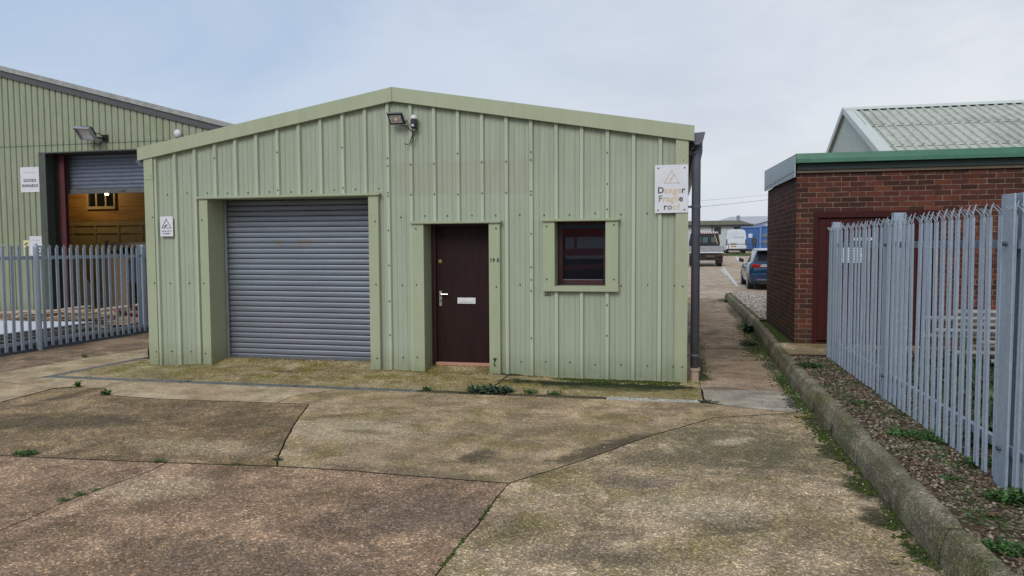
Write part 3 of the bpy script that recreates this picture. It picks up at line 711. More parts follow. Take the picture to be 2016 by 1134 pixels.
# door
yd = D+.305
m = MB(); m.box(-3.188, -3.13, yd-.03, yd+.05, .05, 1.96); m.box(-2.345, -2.326, yd-.03, yd+.05, .05, 1.96); m.box(-3.13, -2.345, yd-.03, yd+.05, 1.93, 1.96)
m.build('door_frame', M_wframe, shed)
m = MB(); m.box(-3.127, -2.348, yd, yd+.045, .125, 1.927); door = m.build('door', M_door, shed, bevel=.004)
m = MB(); m.box(-3.14, -2.34, yd-.05, yd+.04, .075, .118); m.build('door_threshold', M_copper, shed, bevel=.006)
m = MB(); hx = -3.075; hz = 1.0
m.box(hx-.018, hx+.018, yd-.010, yd-.0005, hz-.13, hz+.075); m.tube([(hx, yd-.01, hz+.03), (hx, yd-.045, hz+.03), (hx+.02, yd-.052, hz+.03), (hx+.115, yd-.05, hz+.03)], .0095)
n = len(m.f); m.tube([(hx, yd-.0105, hz-.06), (hx, yd-.016, hz-.06)], .010, 8)
o = m.build('door_handle', [M_chrome, M_black], door, smooth=False)
for i in range(n, len(o.data.polygons)): o.data.polygons[i].material_index = 1
m = MB(); m.tube([(hx, yd-.001, 1.47), (hx, yd-.014, 1.47)], .026, 16); n = len(m.f); m.tube([(hx, yd-.0142, 1.47), (hx, yd-.018, 1.47)], .010, 10)
m.build('door_lock', M_brass, door)
m = MB(); m.box(-2.84, -2.59, yd-.012, yd-.0005, .905, .985); m.box(-2.815, -2.615, yd-.018, yd-.0125, .925, .965); m.build('letterbox', simple('white_letterbox', (.75, .75, .78), .35), door, bevel=.003)
vs, fs, _ = text_mb('19 E', .064, -2.312, 1.467, D-.0275, .002, .0022, spacing=1.12); m = MB(); m.add(vs, fs); m.build('number', M_black, shed)
m = MB(); m.box(-2.262, -2.238, D-.032, D-.0265, .20, .235); m.tube([(-2.25, D-.03, .2), (-2.262, D-.036, .17), (-2.25, D-.038, .15)], .005, 6); m.ball((-2.251, D-.036, .145), .014, 0, .5); m.box(-2.27, -2.23, D-.04, D-.0265, .222, .236)
m.build('latch', M_black, shed)
m = MB()
for dx_, dz in ((0, .026), (-.028, 0), (0, 0), (.028, 0)): m.tube([(-1.575+dx_, yprof(-1.575)-.001, 1.045+dz), (-1.575+dx_, yprof(-1.575)-.008, 1.045+dz)], .010, 8)
m.build('vent_holes', M_black, shed)
# window
yw = D+.235
m = MB(); a, b, c, d_ = -1.475, -.848, 1.168, 1.972
m.box(a, a+.062, yw-.01, yw+.05, c, d_); m.box(b-.045, b, yw-.01, yw+.05, c, d_); m.box(a+.062, b-.045, yw-.01, yw+.05, d_-.05, d_); m.box(a+.062, b-.045, yw-.012, yw+.05, c, c+.07)
win = m.build('window', M_wframe, shed, bevel=.006)
m = MB(); m.box(a+.055, b-.04, yw+.018, yw+.024, c+.06, d_-.04); m.build('pane', M_glass, win)
m = MB(); m.box(a-.3, b+.3, yw+.4, yw+.42, .8, 2.2); m.build('blind_backing', M_gap, shed)
# gutter and downpipe
m = MB(); m.prism([(.205, 3.015), (.19, 2.90), (.215, 2.86), (.265, 2.86), (.29, 2.90), (.33, 3.0), (.32, 3.008), (.205, 3.0)][:8], 'y', D+.0, 19.2); m.build('gutter', M_pvc, shed)
m = MB(); m.prism([(-7.45, 2.93), (-7.35, 2.90), (-7.33, 2.82), (-7.41, 2.82), (-7.50, 2.9)], 'y', D+.02, 19.2); m.build('gutter', M_pvc, shed)
px_, py_ = .235, 9.34
m = MB(); m.tube([(px_+.02, py_, 2.9), (px_+.02, py_, 2.80), (px_, py_, 2.70), (px_, py_, .15)], .053, 18)
dp = m.build('downpipe', M_pvc, shed, smooth=True)
for z in (2.77, 2.12, .3):
    m = MB(); m.tube([(px_, py_, z), (px_, py_, z+.03)], .059, 18); m.box(px_-.12, px_-.05, py_-.015, py_+.015, z+.004, z+.026); m.build('pipe_clip', M_pvc, dp)
m = MB(); m.tube([(px_, py_, -.02), (px_, py_, .12), (px_, py_, .121), (px_, py_, .155)], .06, 18, rads=[.056, .056, .068, .068]); m.build('pipe_collar', M_clay, dp, smooth=False)
m = MB(); m.box(px_-.06, px_+.06, py_-.06, py_+.06, 2.84, 2.905); m.build('outlet', M_pvc, shed, bevel=.01)

# ------------------------------------------------------------------ signs and fittings on the shed
def board(name, x0, x1, z0, z1, y, mat, label, cat='sign', bev=.0):
    t = thing(name, ((x0+x1)/2, y, z0), label, cat); m = MB(); m.box(x0, x1, y-.006, y, z0, z1); m.build('board', mat, t); return t
def tri(mb, cx, z0, s, wd, y):
    h = s*.866; P = [(cx-s/2, z0), (cx+s/2, z0), (cx, z0+h)]; c = (cx, z0+h/3)
    Q = [(c[0]+(p[0]-c[0])*(1-wd*3.4/s), c[1]+(p[1]-c[1])*(1-wd*3.4/s)) for p in P]
    for i in range(3):
        j = (i+1) % 3; mb.prism([P[i], P[j], Q[j], Q[i]], 'y', y-.002, y)
ys1 = D-.008
s1 = board('warning_sign', -.253, .137, 2.055, 2.628, D-.02, M_white, 'white warning sign with faded lettering fixed at the top right corner of the shed', 'sign')
yt = D-.0275
m = MB(); tri(m, -.055, 2.41, .185, .006, yt); n0 = len(m.f)
# little falling figure
for a, b in (((-.075, 2.455), (-.045, 2.475)), ((-.045, 2.475), (-.04, 2.505)), ((-.065, 2.44), (-.07, 2.47)), ((-.035, 2.49), (-.03, 2.515)), ((-.085, 2.43), (-.06, 2.435))):
    m.tube([(a[0], yt, a[1]), (b[0], yt, b[1])], .004, 5)
m.build('pictogram', M_fade, s1)
def letters(parts, size, x, z, y, parent, bold=.0024, spacing=1.06):
    full = ''.join(p[0] for p in parts); pre = ''
    for s_, mt in parts:
        off = text_mb(pre+'|', size, 0, 0, 0, .002, 0, spacing=spacing)[2]-text_mb('|', size, 0, 0, 0, .002, 0, spacing=spacing)[2] if pre else 0
        vs, fs, _ = text_mb(s_, size, x+off, z, y, .002, bold, spacing=spacing); mm = MB(); mm.add(vs, fs); mm.build('lettering', mt, parent); pre += s_
letters([('D', M_fink), ('ange', M_fade), ('r', M_fink)], .103, -.222, 2.292, yt, s1)
letters([('F', M_mid), ('ragil', M_fade), ('e', M_fink)], .103, -.212, 2.192, yt, s1)
letters([('r', M_fink), ('o', M_mid), ('of', M_fade)], .103, -.15, 2.095, yt, s1)
for x in (-.215, .095):
    for z in (2.09, 2.59): m = MB(); m.tube([(x, yt+.0005, z), (x, yt-.005, z)], .009, 8); m.build('screw', M_ink, s1)
s2 = board('camera_notice', -7.105, -6.90, 1.83, 2.11, D-.003, M_white, 'small white camera surveillance notice at the left corner of the shed', 'sign')
m = MB(); y2 = D-.010; tri(m, -7.002, 1.945, .155, .007, y2)
m.prism([(-7.035, 1.972), (-7.025, 1.962), (-6.985, 1.988), (-6.995, 2.002)], 'y', y2-.002, y2); m.box(-7.036, -7.03, y2-.002, y2, 1.955, 1.98)
m.build('pictogram', M_ink, s2)
m = MB()
for i, tx in enumerate(('24 hour CCTV', 'in operation')):
    vs, fs, _ = text_mb(tx, .025, -7.003, 1.895-.032*i, y2, .002, .0004, 'CENTER'); m.add(vs, fs)
m.build('lettering', M_ink, s2)
# floodlight, sensor, cable
fl_ = thing('floodlight', (-3.51, D-.12, 3.25), 'small black and white floodlight tilted down under the shed apex', 'floodlight')
M_lens = simple('lens', (.30, .29, .27), .2, 0, .3, 30)
def rot_box(mb, c, ux, uz, un, w_, h_, t_, mi=0):
    ux, uz, un = Vector(ux), Vector(uz), Vector(un); c = Vector(c)
    vs = [c+ux*(a*w_/2)+uz*(b*h_/2)+un*(e*t_/2) for a, b, e in ((-1,-1,-1),(1,-1,-1),(1,1,-1),(-1,1,-1),(-1,-1,1),(1,-1,1),(1,1,1),(-1,1,1))]
    mb.add(vs, [(0,3,2,1),(4,5,6,7),(0,1,5,4),(1,2,6,5),(2,3,7,6),(3,0,4,7)], mi)
c = Vector((-3.515, D-.10, 3.305)); un = Vector((0, -.92, -.39)); uz = Vector((.0, -.39, .92)); ux = Vector((1, 0, 0)); uzs = (uz+Vector((-.18, 0, 0))).normalized()
m = MB(); rot_box(m, c, ux, uzs, un, .205, .145, .035); m.build('housing', M_black, fl_, bevel=.006)
m = MB(); rot_box(m, c+un*.020, ux, uzs, un, .160, .100, .004); m.build('lens', M_lens, fl_)
m = MB(); rot_box(m, c+uzs*.079+un*.002, ux, uzs, un, .212, .012, .04); m.build('rim', M_lgrey, fl_)
m = MB(); rot_box(m, c+un*.024, ux, uzs, un, .035, .035, .003); m.build('led', simple('led_chip', (.75, .55, .35), .4), fl_)
m = MB(); m.box(-3.45, -3.40, D-.075, D+.0, 3.27, 3.285); m.tube([(-3.405, D-.09, 3.29), (-3.405, D-.02, 3.29)], .012, 8); m.build('bracket', M_lgrey, fl_)
se = thing('motion_sensor', (-3.30, D-.05, 3.2), 'black motion sensor with a white cap beside the shed floodlight', 'sensor')
m = MB(); m.box(-3.335, -3.265, D-.075, D-.001, 3.185, 3.30); m.build('body', M_black, se, bevel=.01)
m = MB(); m.ball((-3.30, D-.04, 3.325), .042, 0, .8); m.tube([(-3.30, D-.04, 3.30), (-3.30, D-.04, 3.33)], .044, 12); m.build('cap', simple('white_cap', (.72, .72, .70), .4), se, smooth=True)
m = MB(); m.box(-3.318, -3.288, D-.082, D-.0755, 3.205, 3.232); m.build('eye', simple('white_eye', (.7, .7, .7), .4), se)
m = MB(); yc = D-.02
P = [(-3.49, 3.235), (-3.44, 3.225), (-3.40, 3.215), (-3.36, 3.175), (-3.33, 3.15), (-3.31, 3.14), (-3.30, 3.15), (-3.265, 3.16), (-3.262, 3.175), (-3.29, 3.235)]
m.tube([(x, yc, z) for x, z in P], .0055, 6)
P2 = [(-3.315, 3.145), (-3.30, 3.13), (-3.325, 3.08), (-3.355, 3.03), (-3.36, 3.005), (-3.345, 3.0), (-3.325, 3.03), (-3.30, 3.09), (-3.29, 3.125), (-3.31, 3.14), (-3.33, 3.10), (-3.35, 3.03), (-3.37, 2.99), (-3.42, 2.985), (-3.44, 3.0)]
m.tube([(x, yc-.012*(i % 2), z) for i, (x, z) in enumerate(P2)], .006, 6)
tag(m.build('power_cable', M_black), 'tangled black cable hanging between floodlight and sensor on the shed', 'cable')
# ------------------------------------------------------------------ left warehouse
LY = 16.0
wh = thing('warehouse', (-17, LY, 0), 'large weathered green clad warehouse with dark verge and half open loading door', 'warehouse')
def lz(x): return 6.21-(x+17.0)*.2640
prL = [(-.02, .028), (-.008, 0), (.128, 0), (.14, .028)]
tb = sorted([(-24+k*.181+a, LY+b) for k in range(90) for a, b in prL])
def yL(x):
    for (a, ya), (b, yb) in zip(tb, tb[1:]):
        if a <= x <= b: return ya+(yb-ya)*(x-a)/max(1e-6, b-a)
    return LY
m = MB(); wall_ribbed(m, -23.9, -8.6, lambda x: lz(x), lambda x: .0, yL, [t[0] for t in tb], [(-15.86, -11.4, -.1, 4.1)])
m.box(-23.9, -8.6, LY-.006, LY-.0005, 4.30, 4.312, 1)
for k in range(84):
    x = -23.9+k*.181+.118
    if -15.9 < x < -8.6 or x <= -15.9: m.tube([(x-.06, LY-.001, 4.36), (x-.06, LY-.009, 4.36)], .013, 6, 1)
    if k % 2: m.tube([(x-.06, LY-.001, min(lz(x)-.65, 5.4)), (x-.06, LY-.009, min(lz(x)-.65, 5.4))], .013, 6, 1)
m.build('front_cladding', [M_clad2, M_screw], wh)
m = MB(); xa, xb = -23.9, -8.55
m.add([(xa, LY-.06, lz(xa)-.0), (xb, LY-.06, lz(xb)), (xb, LY-.06, lz(xb)-.15), (xa, LY-.06, lz(xa)-.15), (xa, LY-.02, lz(xa)), (xb, LY-.02, lz(xb)), (xb, LY-.02, lz(xb)-.15), (xa, LY-.02, lz(xa)-.15)],
      [(0, 1, 2, 3), (4, 7, 6, 5), (0, 4, 5, 1), (1, 5, 6, 2), (2, 6, 7, 3), (3, 7, 4, 0)])
vt = m.build('verge_trim', M_dgrey, wh); vt.location.z += .05
m = MB(); R1 = []; R2 = []
m.add([(xa, LY-.10, lz(xa)+.055), (xb, LY-.10, lz(xb)+.055), (xb, LY-.10, lz(xb)+.175), (xa, LY-.10, lz(xa)+.175), (xa, LY+20, lz(xa)+.055), (xb, LY+20, lz(xb)+.055), (xb, LY+20, lz(xb)+.175), (xa, LY+20, lz(xa)+.175)],
      [(0, 1, 2, 3), (4, 7, 6, 5), (0, 4, 5, 1), (1, 5, 6, 2), (2, 6, 7, 3), (3, 7, 4, 0)])
m.build('roof', simple('warehouse_roof', (.32, .335, .32), .8, 0, .2, 6), wh)
m = MB(); m.box(-8.62, -8.55, LY+.05, LY+20, 0, 4.0); m.box(-24, -8.6, LY+19.9, LY+20, 0, 4.0); m.build('side_wall', M_clad2, wh)
# door surround
m = MB(); m.box(-15.90, -15.70, LY-.035, LY-.005, 0, 4.12); m.box(-15.86, -15.845, LY-.004, LY+.5, 0, 4.10); m.box(-15.9, -11.3, LY-.04, LY-.008, 4.10, 4.125); m.box(-15.84, -11.4, LY+.035, LY+.5, 4.105, 4.12); m.build('door_surround', simple('olive_grey_trim', (.07, .085, .07), .6), wh)
m = MB(); m.box(-15.70, -15.60, LY+.36, LY+.40, 0, 4.1); m.box(-15.60, -15.46, LY+.30, LY+.31, 0, 4.1); m.box(-15.6, -15.46, LY+.40, LY+.41, 0, 4.1); m.box(-15.53, -15.52, LY+.311, LY+.399, 0, 4.1); m.build('steel_column', simple('red_oxide', (.10, .028, .032), .5), wh)
m = MB(); m.box(-15.844, -15.70, LY+.36, LY+.42, 0, 4.1); m.build('door_reveal', simple('dark_reveal', (.03, .036, .03), .7), wh)
m = MB(); pr = []; z = 3.22; yq = LY+.5
while z < 4.2: pr += [(z, yq+.018), (z+.012, yq), (z+.045, yq-.004), (z+.075, yq), (z+.088, yq+.018)]; z += .1
m.loft([[(x, yy, zz) for zz, yy in pr] for x in (-15.66, -11.4)], cap=False, closed=False)
rs = m.build('roller_shutter', simple('blue_grey_shutter', (.18, .20, .25), .38, .5), wh)
m = MB(); m.box(-15.66, -11.4, yq-.03, yq+.02, 3.10, 3.22); m.box(-14.0, -13.8, yq-.05, yq-.031, 3.14, 3.18); m.build('bottom_rail', simple('rail_grey', (.13, .13, .13), .5, .3), rs)
# interior
m = MB(); m.box(-20, -8.7, 24.9, 25, 0, 5); m.build('back_wall', simple('inside_back', (.12, .08, .05), .8), wh)
m = MB(); m.box(-23.5, -8.7, LY+.05, 25, 4.16, 4.2); m.box(-20.1, -20, LY+.1, 25, 0, 4.15); m.build('ceiling_lining', simple('inside_dark', (.05, .045, .04), .9), wh)
M_int = simple('varnished_ply', (.36, .205, .065), .6, 0, .25, 1.6, stretch=(.6, 1, 5))
m = MB()
for i in range(4):
    for j in range(5): m.box(-18.9+j*1.22, -18.9+j*1.22+1.212, 19.0, 19.02, 2.50+i*.42, 2.915+i*.42)
m.build('partition_boarding', M_int, wh)
m = MB(); m.box(-18.9, -12.7, 19.0, 19.03, .0, 2.36)
for j in range(6): m.box(-18.6+j*.8, -18.54+j*.8, 18.97, 18.999, 0, 2.36)
m.box(-18.9, -12.7, 18.965, 18.999, 2.36, 2.49); m.box(-18.9, -12.7, 18.968, 18.999, 2.13, 2.17)
m.build('partition_panelling', simple('khaki_panel', (.33, .26, .13), .65, 0, .1), wh)
for (xa_, xb_) in ((-17.2, -16.22), (-15.0, -14.2)):
    m = MB(); za_, zb_ = 2.90, 3.75
    for u in (xa_, xa_+(xb_-xa_)/3-.02, xa_+(xb_-xa_)*2/3-.02, xb_-.05): m.box(u, u+.05, 18.93, 18.99, za_, zb_)
    m.box(xa_, xb_, 18.92, 18.929, za_-.05, za_+.03); wf = m.build('window', simple('cream_frame', (.36, .30, .19), .5), wh)
    m = MB(); m.box(xa_+.05, xb_-.05, 18.975, 18.985, za_+.04, zb_); m.build('pane', M_glass, wf)
lp = thing('ceiling_lamp', (-15.33, 17.6, 3.2), 'small glowing warm lamp hanging inside the open warehouse door', 'lamp')
lm = NT('lamp_glow'); e = lm.n('ShaderNodeEmission', {'Color': (1, .78, .42), 'Strength': 14.0}); oo = lm.n('ShaderNodeOutputMaterial', {'Surface': e})
m = MB(); m.ball((-15.33, 17.6, 3.17), .05, 0, .6); m.build('bulb', lm.m, lp, smooth=True)
m = MB(); m.tube([(-15.33, 17.6, 3.21), (-15.33, 17.6, 3.26)], .07, 12, rads=[.09, .03]); m.tube([(-15.33, 17.6, 3.26), (-15.33, 17.6, 4.15)], .006, 6); m.build('lamp_fitting', M_black, lp)
pl = bpy.data.lights.new('warm_lamp', 'POINT'); pl.energy = 26; pl.color = (1, .68, .30); pl.shadow_soft_size = .1
po = bpy.data.objects.new('warm_lamp', pl); po.location = (-15.33+.0-1.3, 17.9, 3.2); COL.objects.link(po)
po.location = (-16.9, 18.1, 3.45)
# fittings on the warehouse wall
f2 = thing('floodlight', (-14.1, LY-.3, 4.4), 'large silver floodlight on a bracket above the warehouse loading door', 'floodlight')
c = Vector((-14.18, LY-.36, 4.50)); un = Vector((-.15, -.72, -.68)).normalized(); ux = Vector((1, -.1, -.1)).normalized(); uz = un.cross(ux).normalized(); uz = -uz if uz.z < 0 else uz
ux = uz.cross(un).normalized()
m = MB(); rot_box(m, c-un*.05, ux, uz, un, .44, .32, .06); rot_box(m, c-un*.11, ux, uz, un, .36, .24, .06); m.build('housing', M_black, f2, bevel=.015)
m = MB(); rot_box(m, c-un*.012, ux, uz, un, .41, .29, .012); m.build('reflector', simple('silver_reflector', (.78, .82, .86), .3, .3, .15, 12), f2)
m = MB(); rot_box(m, c+uz*.16, ux, uz, un, .46, .02, .09); rot_box(m, c-uz*.16, ux, uz, un, .46, .02, .09); rot_box(m, c-ux*.23, ux, uz, un, .02, .34, .09); rot_box(m, c+ux*.23, ux, uz, un, .02, .34, .09); m.build('rim', M_lgrey, f2)
m = MB(); m.tube([(-14.0, LY-.30, 4.40), (-13.95, LY-.2, 4.40), (-13.9, LY-.02, 4.42)], .022, 8); m.box(-13.97, -13.83, LY-.05, LY-.006, 4.34, 4.5)
m.tube([(-13.95, LY-.04, 4.45), (-13.98, LY-.12, 4.53), (-14.1, LY-.2, 4.5), (-14.12, LY-.15, 4.30), (-14.05, LY-.1, 4.22), (-13.97, LY-.05, 4.34)], .012, 6); m.build('bracket', M_black, f2)
al = thing('bulkhead_light', (-11.83, LY-.05, 4.45), 'small round white fitting on the warehouse wall just above the shed roof', 'wall light')
m = MB(); m.tube([(-11.83, LY-.0, 4.45), (-11.83, LY-.06, 4.45), (-11.83, LY-.10, 4.44)], .1, 16, rads=[.09, .1, .06]); m.build('dome', M_white, al, smooth=True)
m = MB(); m.tube([(-11.75, LY-.02, 4.42), (-11.75, LY-.06, 4.33)], .012, 6); m.build('bracket', M_lgrey, al)
s3 = board('goods_sign', -16.50, -15.93, 3.13, 3.77, LY-.005, M_white, 'white sign reading GOODS INWARDS on the green warehouse wall', 'sign')
m = MB()
for i, tx in enumerate(('GOODS', 'INWARDS')):
    vs, fs, _ = text_mb(tx, .104, -16.215, 3.395-.135*i, LY-.0125, .002, .003, 'CENTER', 1.08); m.add(vs, fs)
m.build('lettering', M_ink, s3)
m = MB(); m.tube([(-16.4+.02*i, LY-.0125, 3.635+.006*math.sin(i*.6)) for i in range(19)], .0035, 4); m.build('logo', M_grey_ink, s3)
s4 = board('lift_notice', -16.29, -15.91, 1.5, 2.0, LY-.012, M_white, 'larger white notice low on the warehouse wall behind the left fence post', 'sign')
m = MB(); m.tube([(-16.23+.02*i, LY-.0195, 1.9+.004*math.sin(i*.6)) for i in range(14)], .003, 4)
for i in range(3): m.box(-16.08, -15.95-.03*(i % 2), LY-.0205, LY-.0185, 1.72-.09*i, 1.755-.09*i)
m.build('lettering', M_ink, s4)
s5 = board('yellow_notice', -16.49, -16.30, 1.5, 1.9, LY-.008, M_yel, 'small pale yellow camera notice beside the white notice behind the left fence', 'sign')
m = MB(); m.prism([(-16.46, 1.79), (-16.44, 1.765), (-16.35, 1.82), (-16.37, 1.85)], 'y', LY-.0175, LY-.0145)
for i in range(4): m.box(-16.46, -16.34, LY-.0165, LY-.0145, 1.68-.045*i, 1.70-.045*i)
m.build('pictogram', M_ink, s5)

# ------------------------------------------------------------------ palisade fences
def pale_mesh(name, hgt_, wd, tip, face, mat, sp=1.0):
    # local: u along x (fence line), v along y (outward face), z up
    m = MB(); s = face
    sec = [(-wd/2, 0), (-wd*.36, .011), (-wd*.12, .003), (0, .0015), (wd*.12, .003), (wd*.36, .011), (wd/2, 0)]
    th = .003
    ring = lambda z, k=1.0: [(u*k, s*v, z) for u, v in sec]+[(u*k, s*v-s*th, z) for u, v in sec[::-1]]
    m.loft([ring(0), ring(hgt_-tip)])
    def prong(u0, u1, du, dv, hh):
        rg = []
        for k in range(5):
            t = k/4; w_ = (u1-u0)/2*(1-t)**.55+.001; cu = (u0+u1)/2+du*t*t; vv = .006*s+dv*t**1.7; z = hgt_-tip+hh*t
            rg.append([(cu-w_, vv, z), (cu+w_, vv, z), (cu+w_, vv-s*th*1.4, z), (cu-w_, vv-s*th*1.4, z)])
        m.loft(rg)
    prong(-wd*.26, wd*.26, .012, -s*.02*sp, tip*1.0)
    prong(-wd*.5, -wd*.17, -.010*sp, s*.038*sp, tip*.66)
    prong(wd*.17, wd*.5, .010*sp, s*.038*sp, tip*.66)
    me_o = m.build(name, mat); return me_o
def fence(parent, x, ys, z0, H_, face, posts, pheight, rail_z, wd=.069, tip=.09, sp=1.0):
    """runs along Y at x; face=-1 shows outer face to -X, +1 to +X."""
    base = pale_mesh('pale', H_, wd, tip, -1, M_galv, sp); first = True
    for yy in ys:
        o = base if first else base.copy()
        if not first: COL.objects.link(o)
        first = False; o.parent = parent; o['_o'] = parent['_o']
        o.rotation_euler = (rnd.uniform(-.006, .006), rnd.uniform(-.006, .006), (-math.pi/2 if face < 0 else math.pi/2)+rnd.uniform(-.03, .03))
        o.location = Vector((x+face*.035+rnd.uniform(-.003, .003), yy+rnd.uniform(-.004, .004), z0+rnd.uniform(-.006, .006)))-Vector(parent['_o'])
    for py in posts:
        m = MB(); bx0, bx1 = (x-face*.012, x-face*.115); a, b = min(bx0, bx1), max(bx0, bx1)
        m.box(a, b, py-.004, py+.004, 0, pheight); m.box(a, a+.008, py-.05, py-.0045, 0, pheight); m.box(a, a+.008, py+.0045, py+.05, 0, pheight)
        m.box(b-.008, b, py-.05, py-.0045, 0, pheight); m.box(b-.008, b, py+.0045, py+.05, 0, pheight)
        m.build('post', M_galv, parent, bevel=.002)
    for rz in rail_z:
        m = MB(); a, b = min(ys)-.05, max(ys)+.05
        m.box(x+face*.012-.003, x+face*.012+.003, a, b, rz-.028, rz+.028); q = x-face*.02
        m.box(min(x+face*.0085, q), max(x+face*.0085, q), a, b, rz+.022, rz+.028); m.build('rail', M_galv, parent)
    return base
fr = thing('palisade_fence', (1.98, 6, .15), 'tall galvanised steel palisade fence with clawed tips standing in the pebble bed on the right', 'fence')
yr = [10.36-.1455*i for i in range(58)]
fence(fr, 2.0, yr, .19, 1.73, -1, [10.47, 7.68, 5.02, 2.3], 1.96, (.40, 1.655))
for c_ in list(fr.children):
    if c_.name.startswith('post'): pass
# wide near post plate seen at the right edge
m = MB(); m.box(1.955, 1.965, 4.94, 5.12, .12, 1.955); m.build('post_plate', M_galv, fr, bevel=.002)
m = MB(); m.box(1.955, 1.965, 7.61, 7.74, .12, 1.90); m.build('post_plate', M_galv, fr, bevel=.002)
for y_, z_ in ((5.03, .4), (5.03, 1.655), (7.66, .4), (7.66, 1.655)):
    m = MB(); m.tube([(1.956, y_, z_), (1.935, y_, z_)], .016, 6); m.build('bolt', simple('dark_bolt', (.1, .1, .11), .5, .5), fr)
fl2 = thing('palisade_fence', (-10.27, 11, 0), 'galvanised steel palisade fence left of the shed, in front of the loading door', 'fence')
yl = [15.9-.148*i for i in range(66)]
fence(fl2, -10.27, yl, .02, 1.72, 1, [15.0, 12.75, 7.4], 1.74, (.15, 1.52), wd=.066, tip=.065, sp=.35)
m = MB(); m.tube([(-10.21, 10.13, 0), (-10.21, 10.13, 1.70), (-10.21, 10.13, 1.76)], .045, 14, rads=[.045, .045, .02]); m.build('round_post', M_galv, fl2)

# ------------------------------------------------------------------ timber and sheets behind the left fence
def thingmesh(name, m, mat, label, cat, group=None, bevel=0):
    return tag(m.build(name, mat, bevel=bevel), label, cat, group)
st = thing('board_stack', (-12.2, 13.0, 0), 'low stack of pale broken timber boards lying on the ground behind the left fence', 'timber stack')
for i in range(26):
    a = rnd.uniform(-.25, .25)+(0 if i % 3 else 1.5); L = rnd.uniform(.9, 2.1); wd = rnd.uniform(.09, .3); c = Vector((-12.3+rnd.uniform(-.8, .9), 12.7+rnd.uniform(-.7, 1.1), .08+.016*i))
    ux = Vector((math.sin(a)*.3, math.cos(a), rnd.uniform(-.02, .03))).normalized() if i % 3 else Vector((math.cos(a-1.5), math.sin(a-1.5), 0))
    un = Vector((rnd.uniform(-.04, .04), 0, 1)).normalized(); uy = un.cross(ux).normalized(); m = MB(); rot_box(m, c, ux, uy, un, L, wd, .018); m.build('board', M_board, st)
for k in range(3):
    m = MB(); m.box(-13.2+k*.9, -13.1+k*.9, 11.9, 13.8, .0, .07); m.build('bearer', M_timber, st)
wsx = thing('sheet_stack', (-11.6, 10.6, 0), 'stack of white faced sheet panels lying flat on black bearers behind the left fence', 'sheet stack')
for i in range(5):
    m = MB(); a = .05*math.sin(i*2.1); c = Vector((-11.75+.05*i, 10.7-.07*i, .16+.028*i)); ux = Vector((math.cos(a), math.sin(a), 0)); uy = Vector((-math.sin(a), math.cos(a), 0)); rot_box(m, c, ux, uy, Vector((0, 0, 1)), 2.3-.1*i, 2.9-.15*i, .02); m.build('panel', M_ply if i % 2 == 0 else M_white, wsx)
m = MB(); a = .05; rot_box(m, Vector((-11.55, 10.4, .30)), Vector((1, .03, 0)), Vector((-.03, 1, 0)), Vector((0, 0, 1)), 2.0, 2.5, .016); m.build('panel', M_white, wsx)
m = MB(); m.box(-12.7, -10.55, 9.4, 9.5, .0, .13); m.box(-12.7, -10.55, 10.6, 10.7, 0, .13); m.box(-12.7, -10.55, 11.8, 11.9, 0, .13); m.build('bearer', M_black, wsx)
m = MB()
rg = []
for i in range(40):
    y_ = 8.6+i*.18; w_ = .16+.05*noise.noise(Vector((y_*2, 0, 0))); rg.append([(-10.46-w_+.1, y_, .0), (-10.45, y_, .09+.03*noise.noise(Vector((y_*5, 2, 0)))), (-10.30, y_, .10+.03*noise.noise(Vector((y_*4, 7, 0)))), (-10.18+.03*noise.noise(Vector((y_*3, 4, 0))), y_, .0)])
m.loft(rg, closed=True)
thingmesh('shade_strip', m, M_black, 'low black strip added to stand for the shade along the foot of the left fence', 'shade strip')  # added black strip, shaped to give the dark shade band at the fence foot
t_ = thing('plywood_sheet', (-16.6, 17.4, 0), 'tall plywood sheet with a dark cut out leaning inside the loading door', 'plywood')
m = MB(); m.prism([(-17.0, 0), (-15.85, 0), (-15.8, .5), (-16.05, .9), (-16.2, 1.3), (-16.15, 1.55), (-17.0, 1.55)], 'y', 17.5, 17.53); m.build('sheet', M_ply, t_)
m = MB(); m.prism([(-15.7, 0), (-14.9, 0), (-14.9, 1.5), (-15.95, 1.6), (-15.85, 1.1)], 'y', 17.7, 17.73); m.build('sheet', simple('dull_ply', (.22, .15, .09), .7), t_)
wb = thing('workbench', (-14.4, 17.6, 0), 'dark workbench loaded with clutter just inside the loading door', 'workbench')
m = MB(); m.box(-15.6, -12.6, 18.0, 18.7, 1.75, 1.85); m.box(-15.9, -12.6, 18.0, 18.7, 1.35, 1.42); m.build('shelf', M_timber, wb)
for x in (-15.8, -14.3, -12.8):
    m = MB(); m.box(x, x+.07, 18.0, 18.07, 0, 1.9); m.build('leg', M_timber, wb)
m = MB()
for i in range(26):
    x = -15.8+i*.12; h_ = rnd.uniform(.05, .28); m.box(x, x+.1, 18.1, 18.5, 1.422, 1.422+h_)
m.build('clutter', simple('dark_clutter', (.05, .045, .05), .7, 0, .4, 20), wb)
mc = thing('machine', (-13.6, 17.0, 0), 'dark blue machine with a sloping hood standing inside the loading door', 'machine')
m = MB(); m.prism([(-14.2, .75), (-13.0, .75), (-12.6, .6), (-12.6, 1.1), (-13.2, 1.55), (-13.9, 1.5), (-14.2, 1.2)], 'y', 16.9, 17.6); m.build('hood', simple('navy_paint', (.012, .018, .045), .5), mc, bevel=.03)
for a, b, h_ in ((-14.1, 16.9, .745), (-12.8, 16.9, .62), (-14.1, 17.5, .745), (-12.8, 17.5, .62)):
    m = MB(); m.box(a, a+.1, b, b+.1, 0, h_); m.build('leg', M_black, mc)
rb = thing('roof_bracket_stack', (-11.2, 13.6, 0), 'red painted steel angle brackets heaped beside the boards at the shed corner', 'brackets')
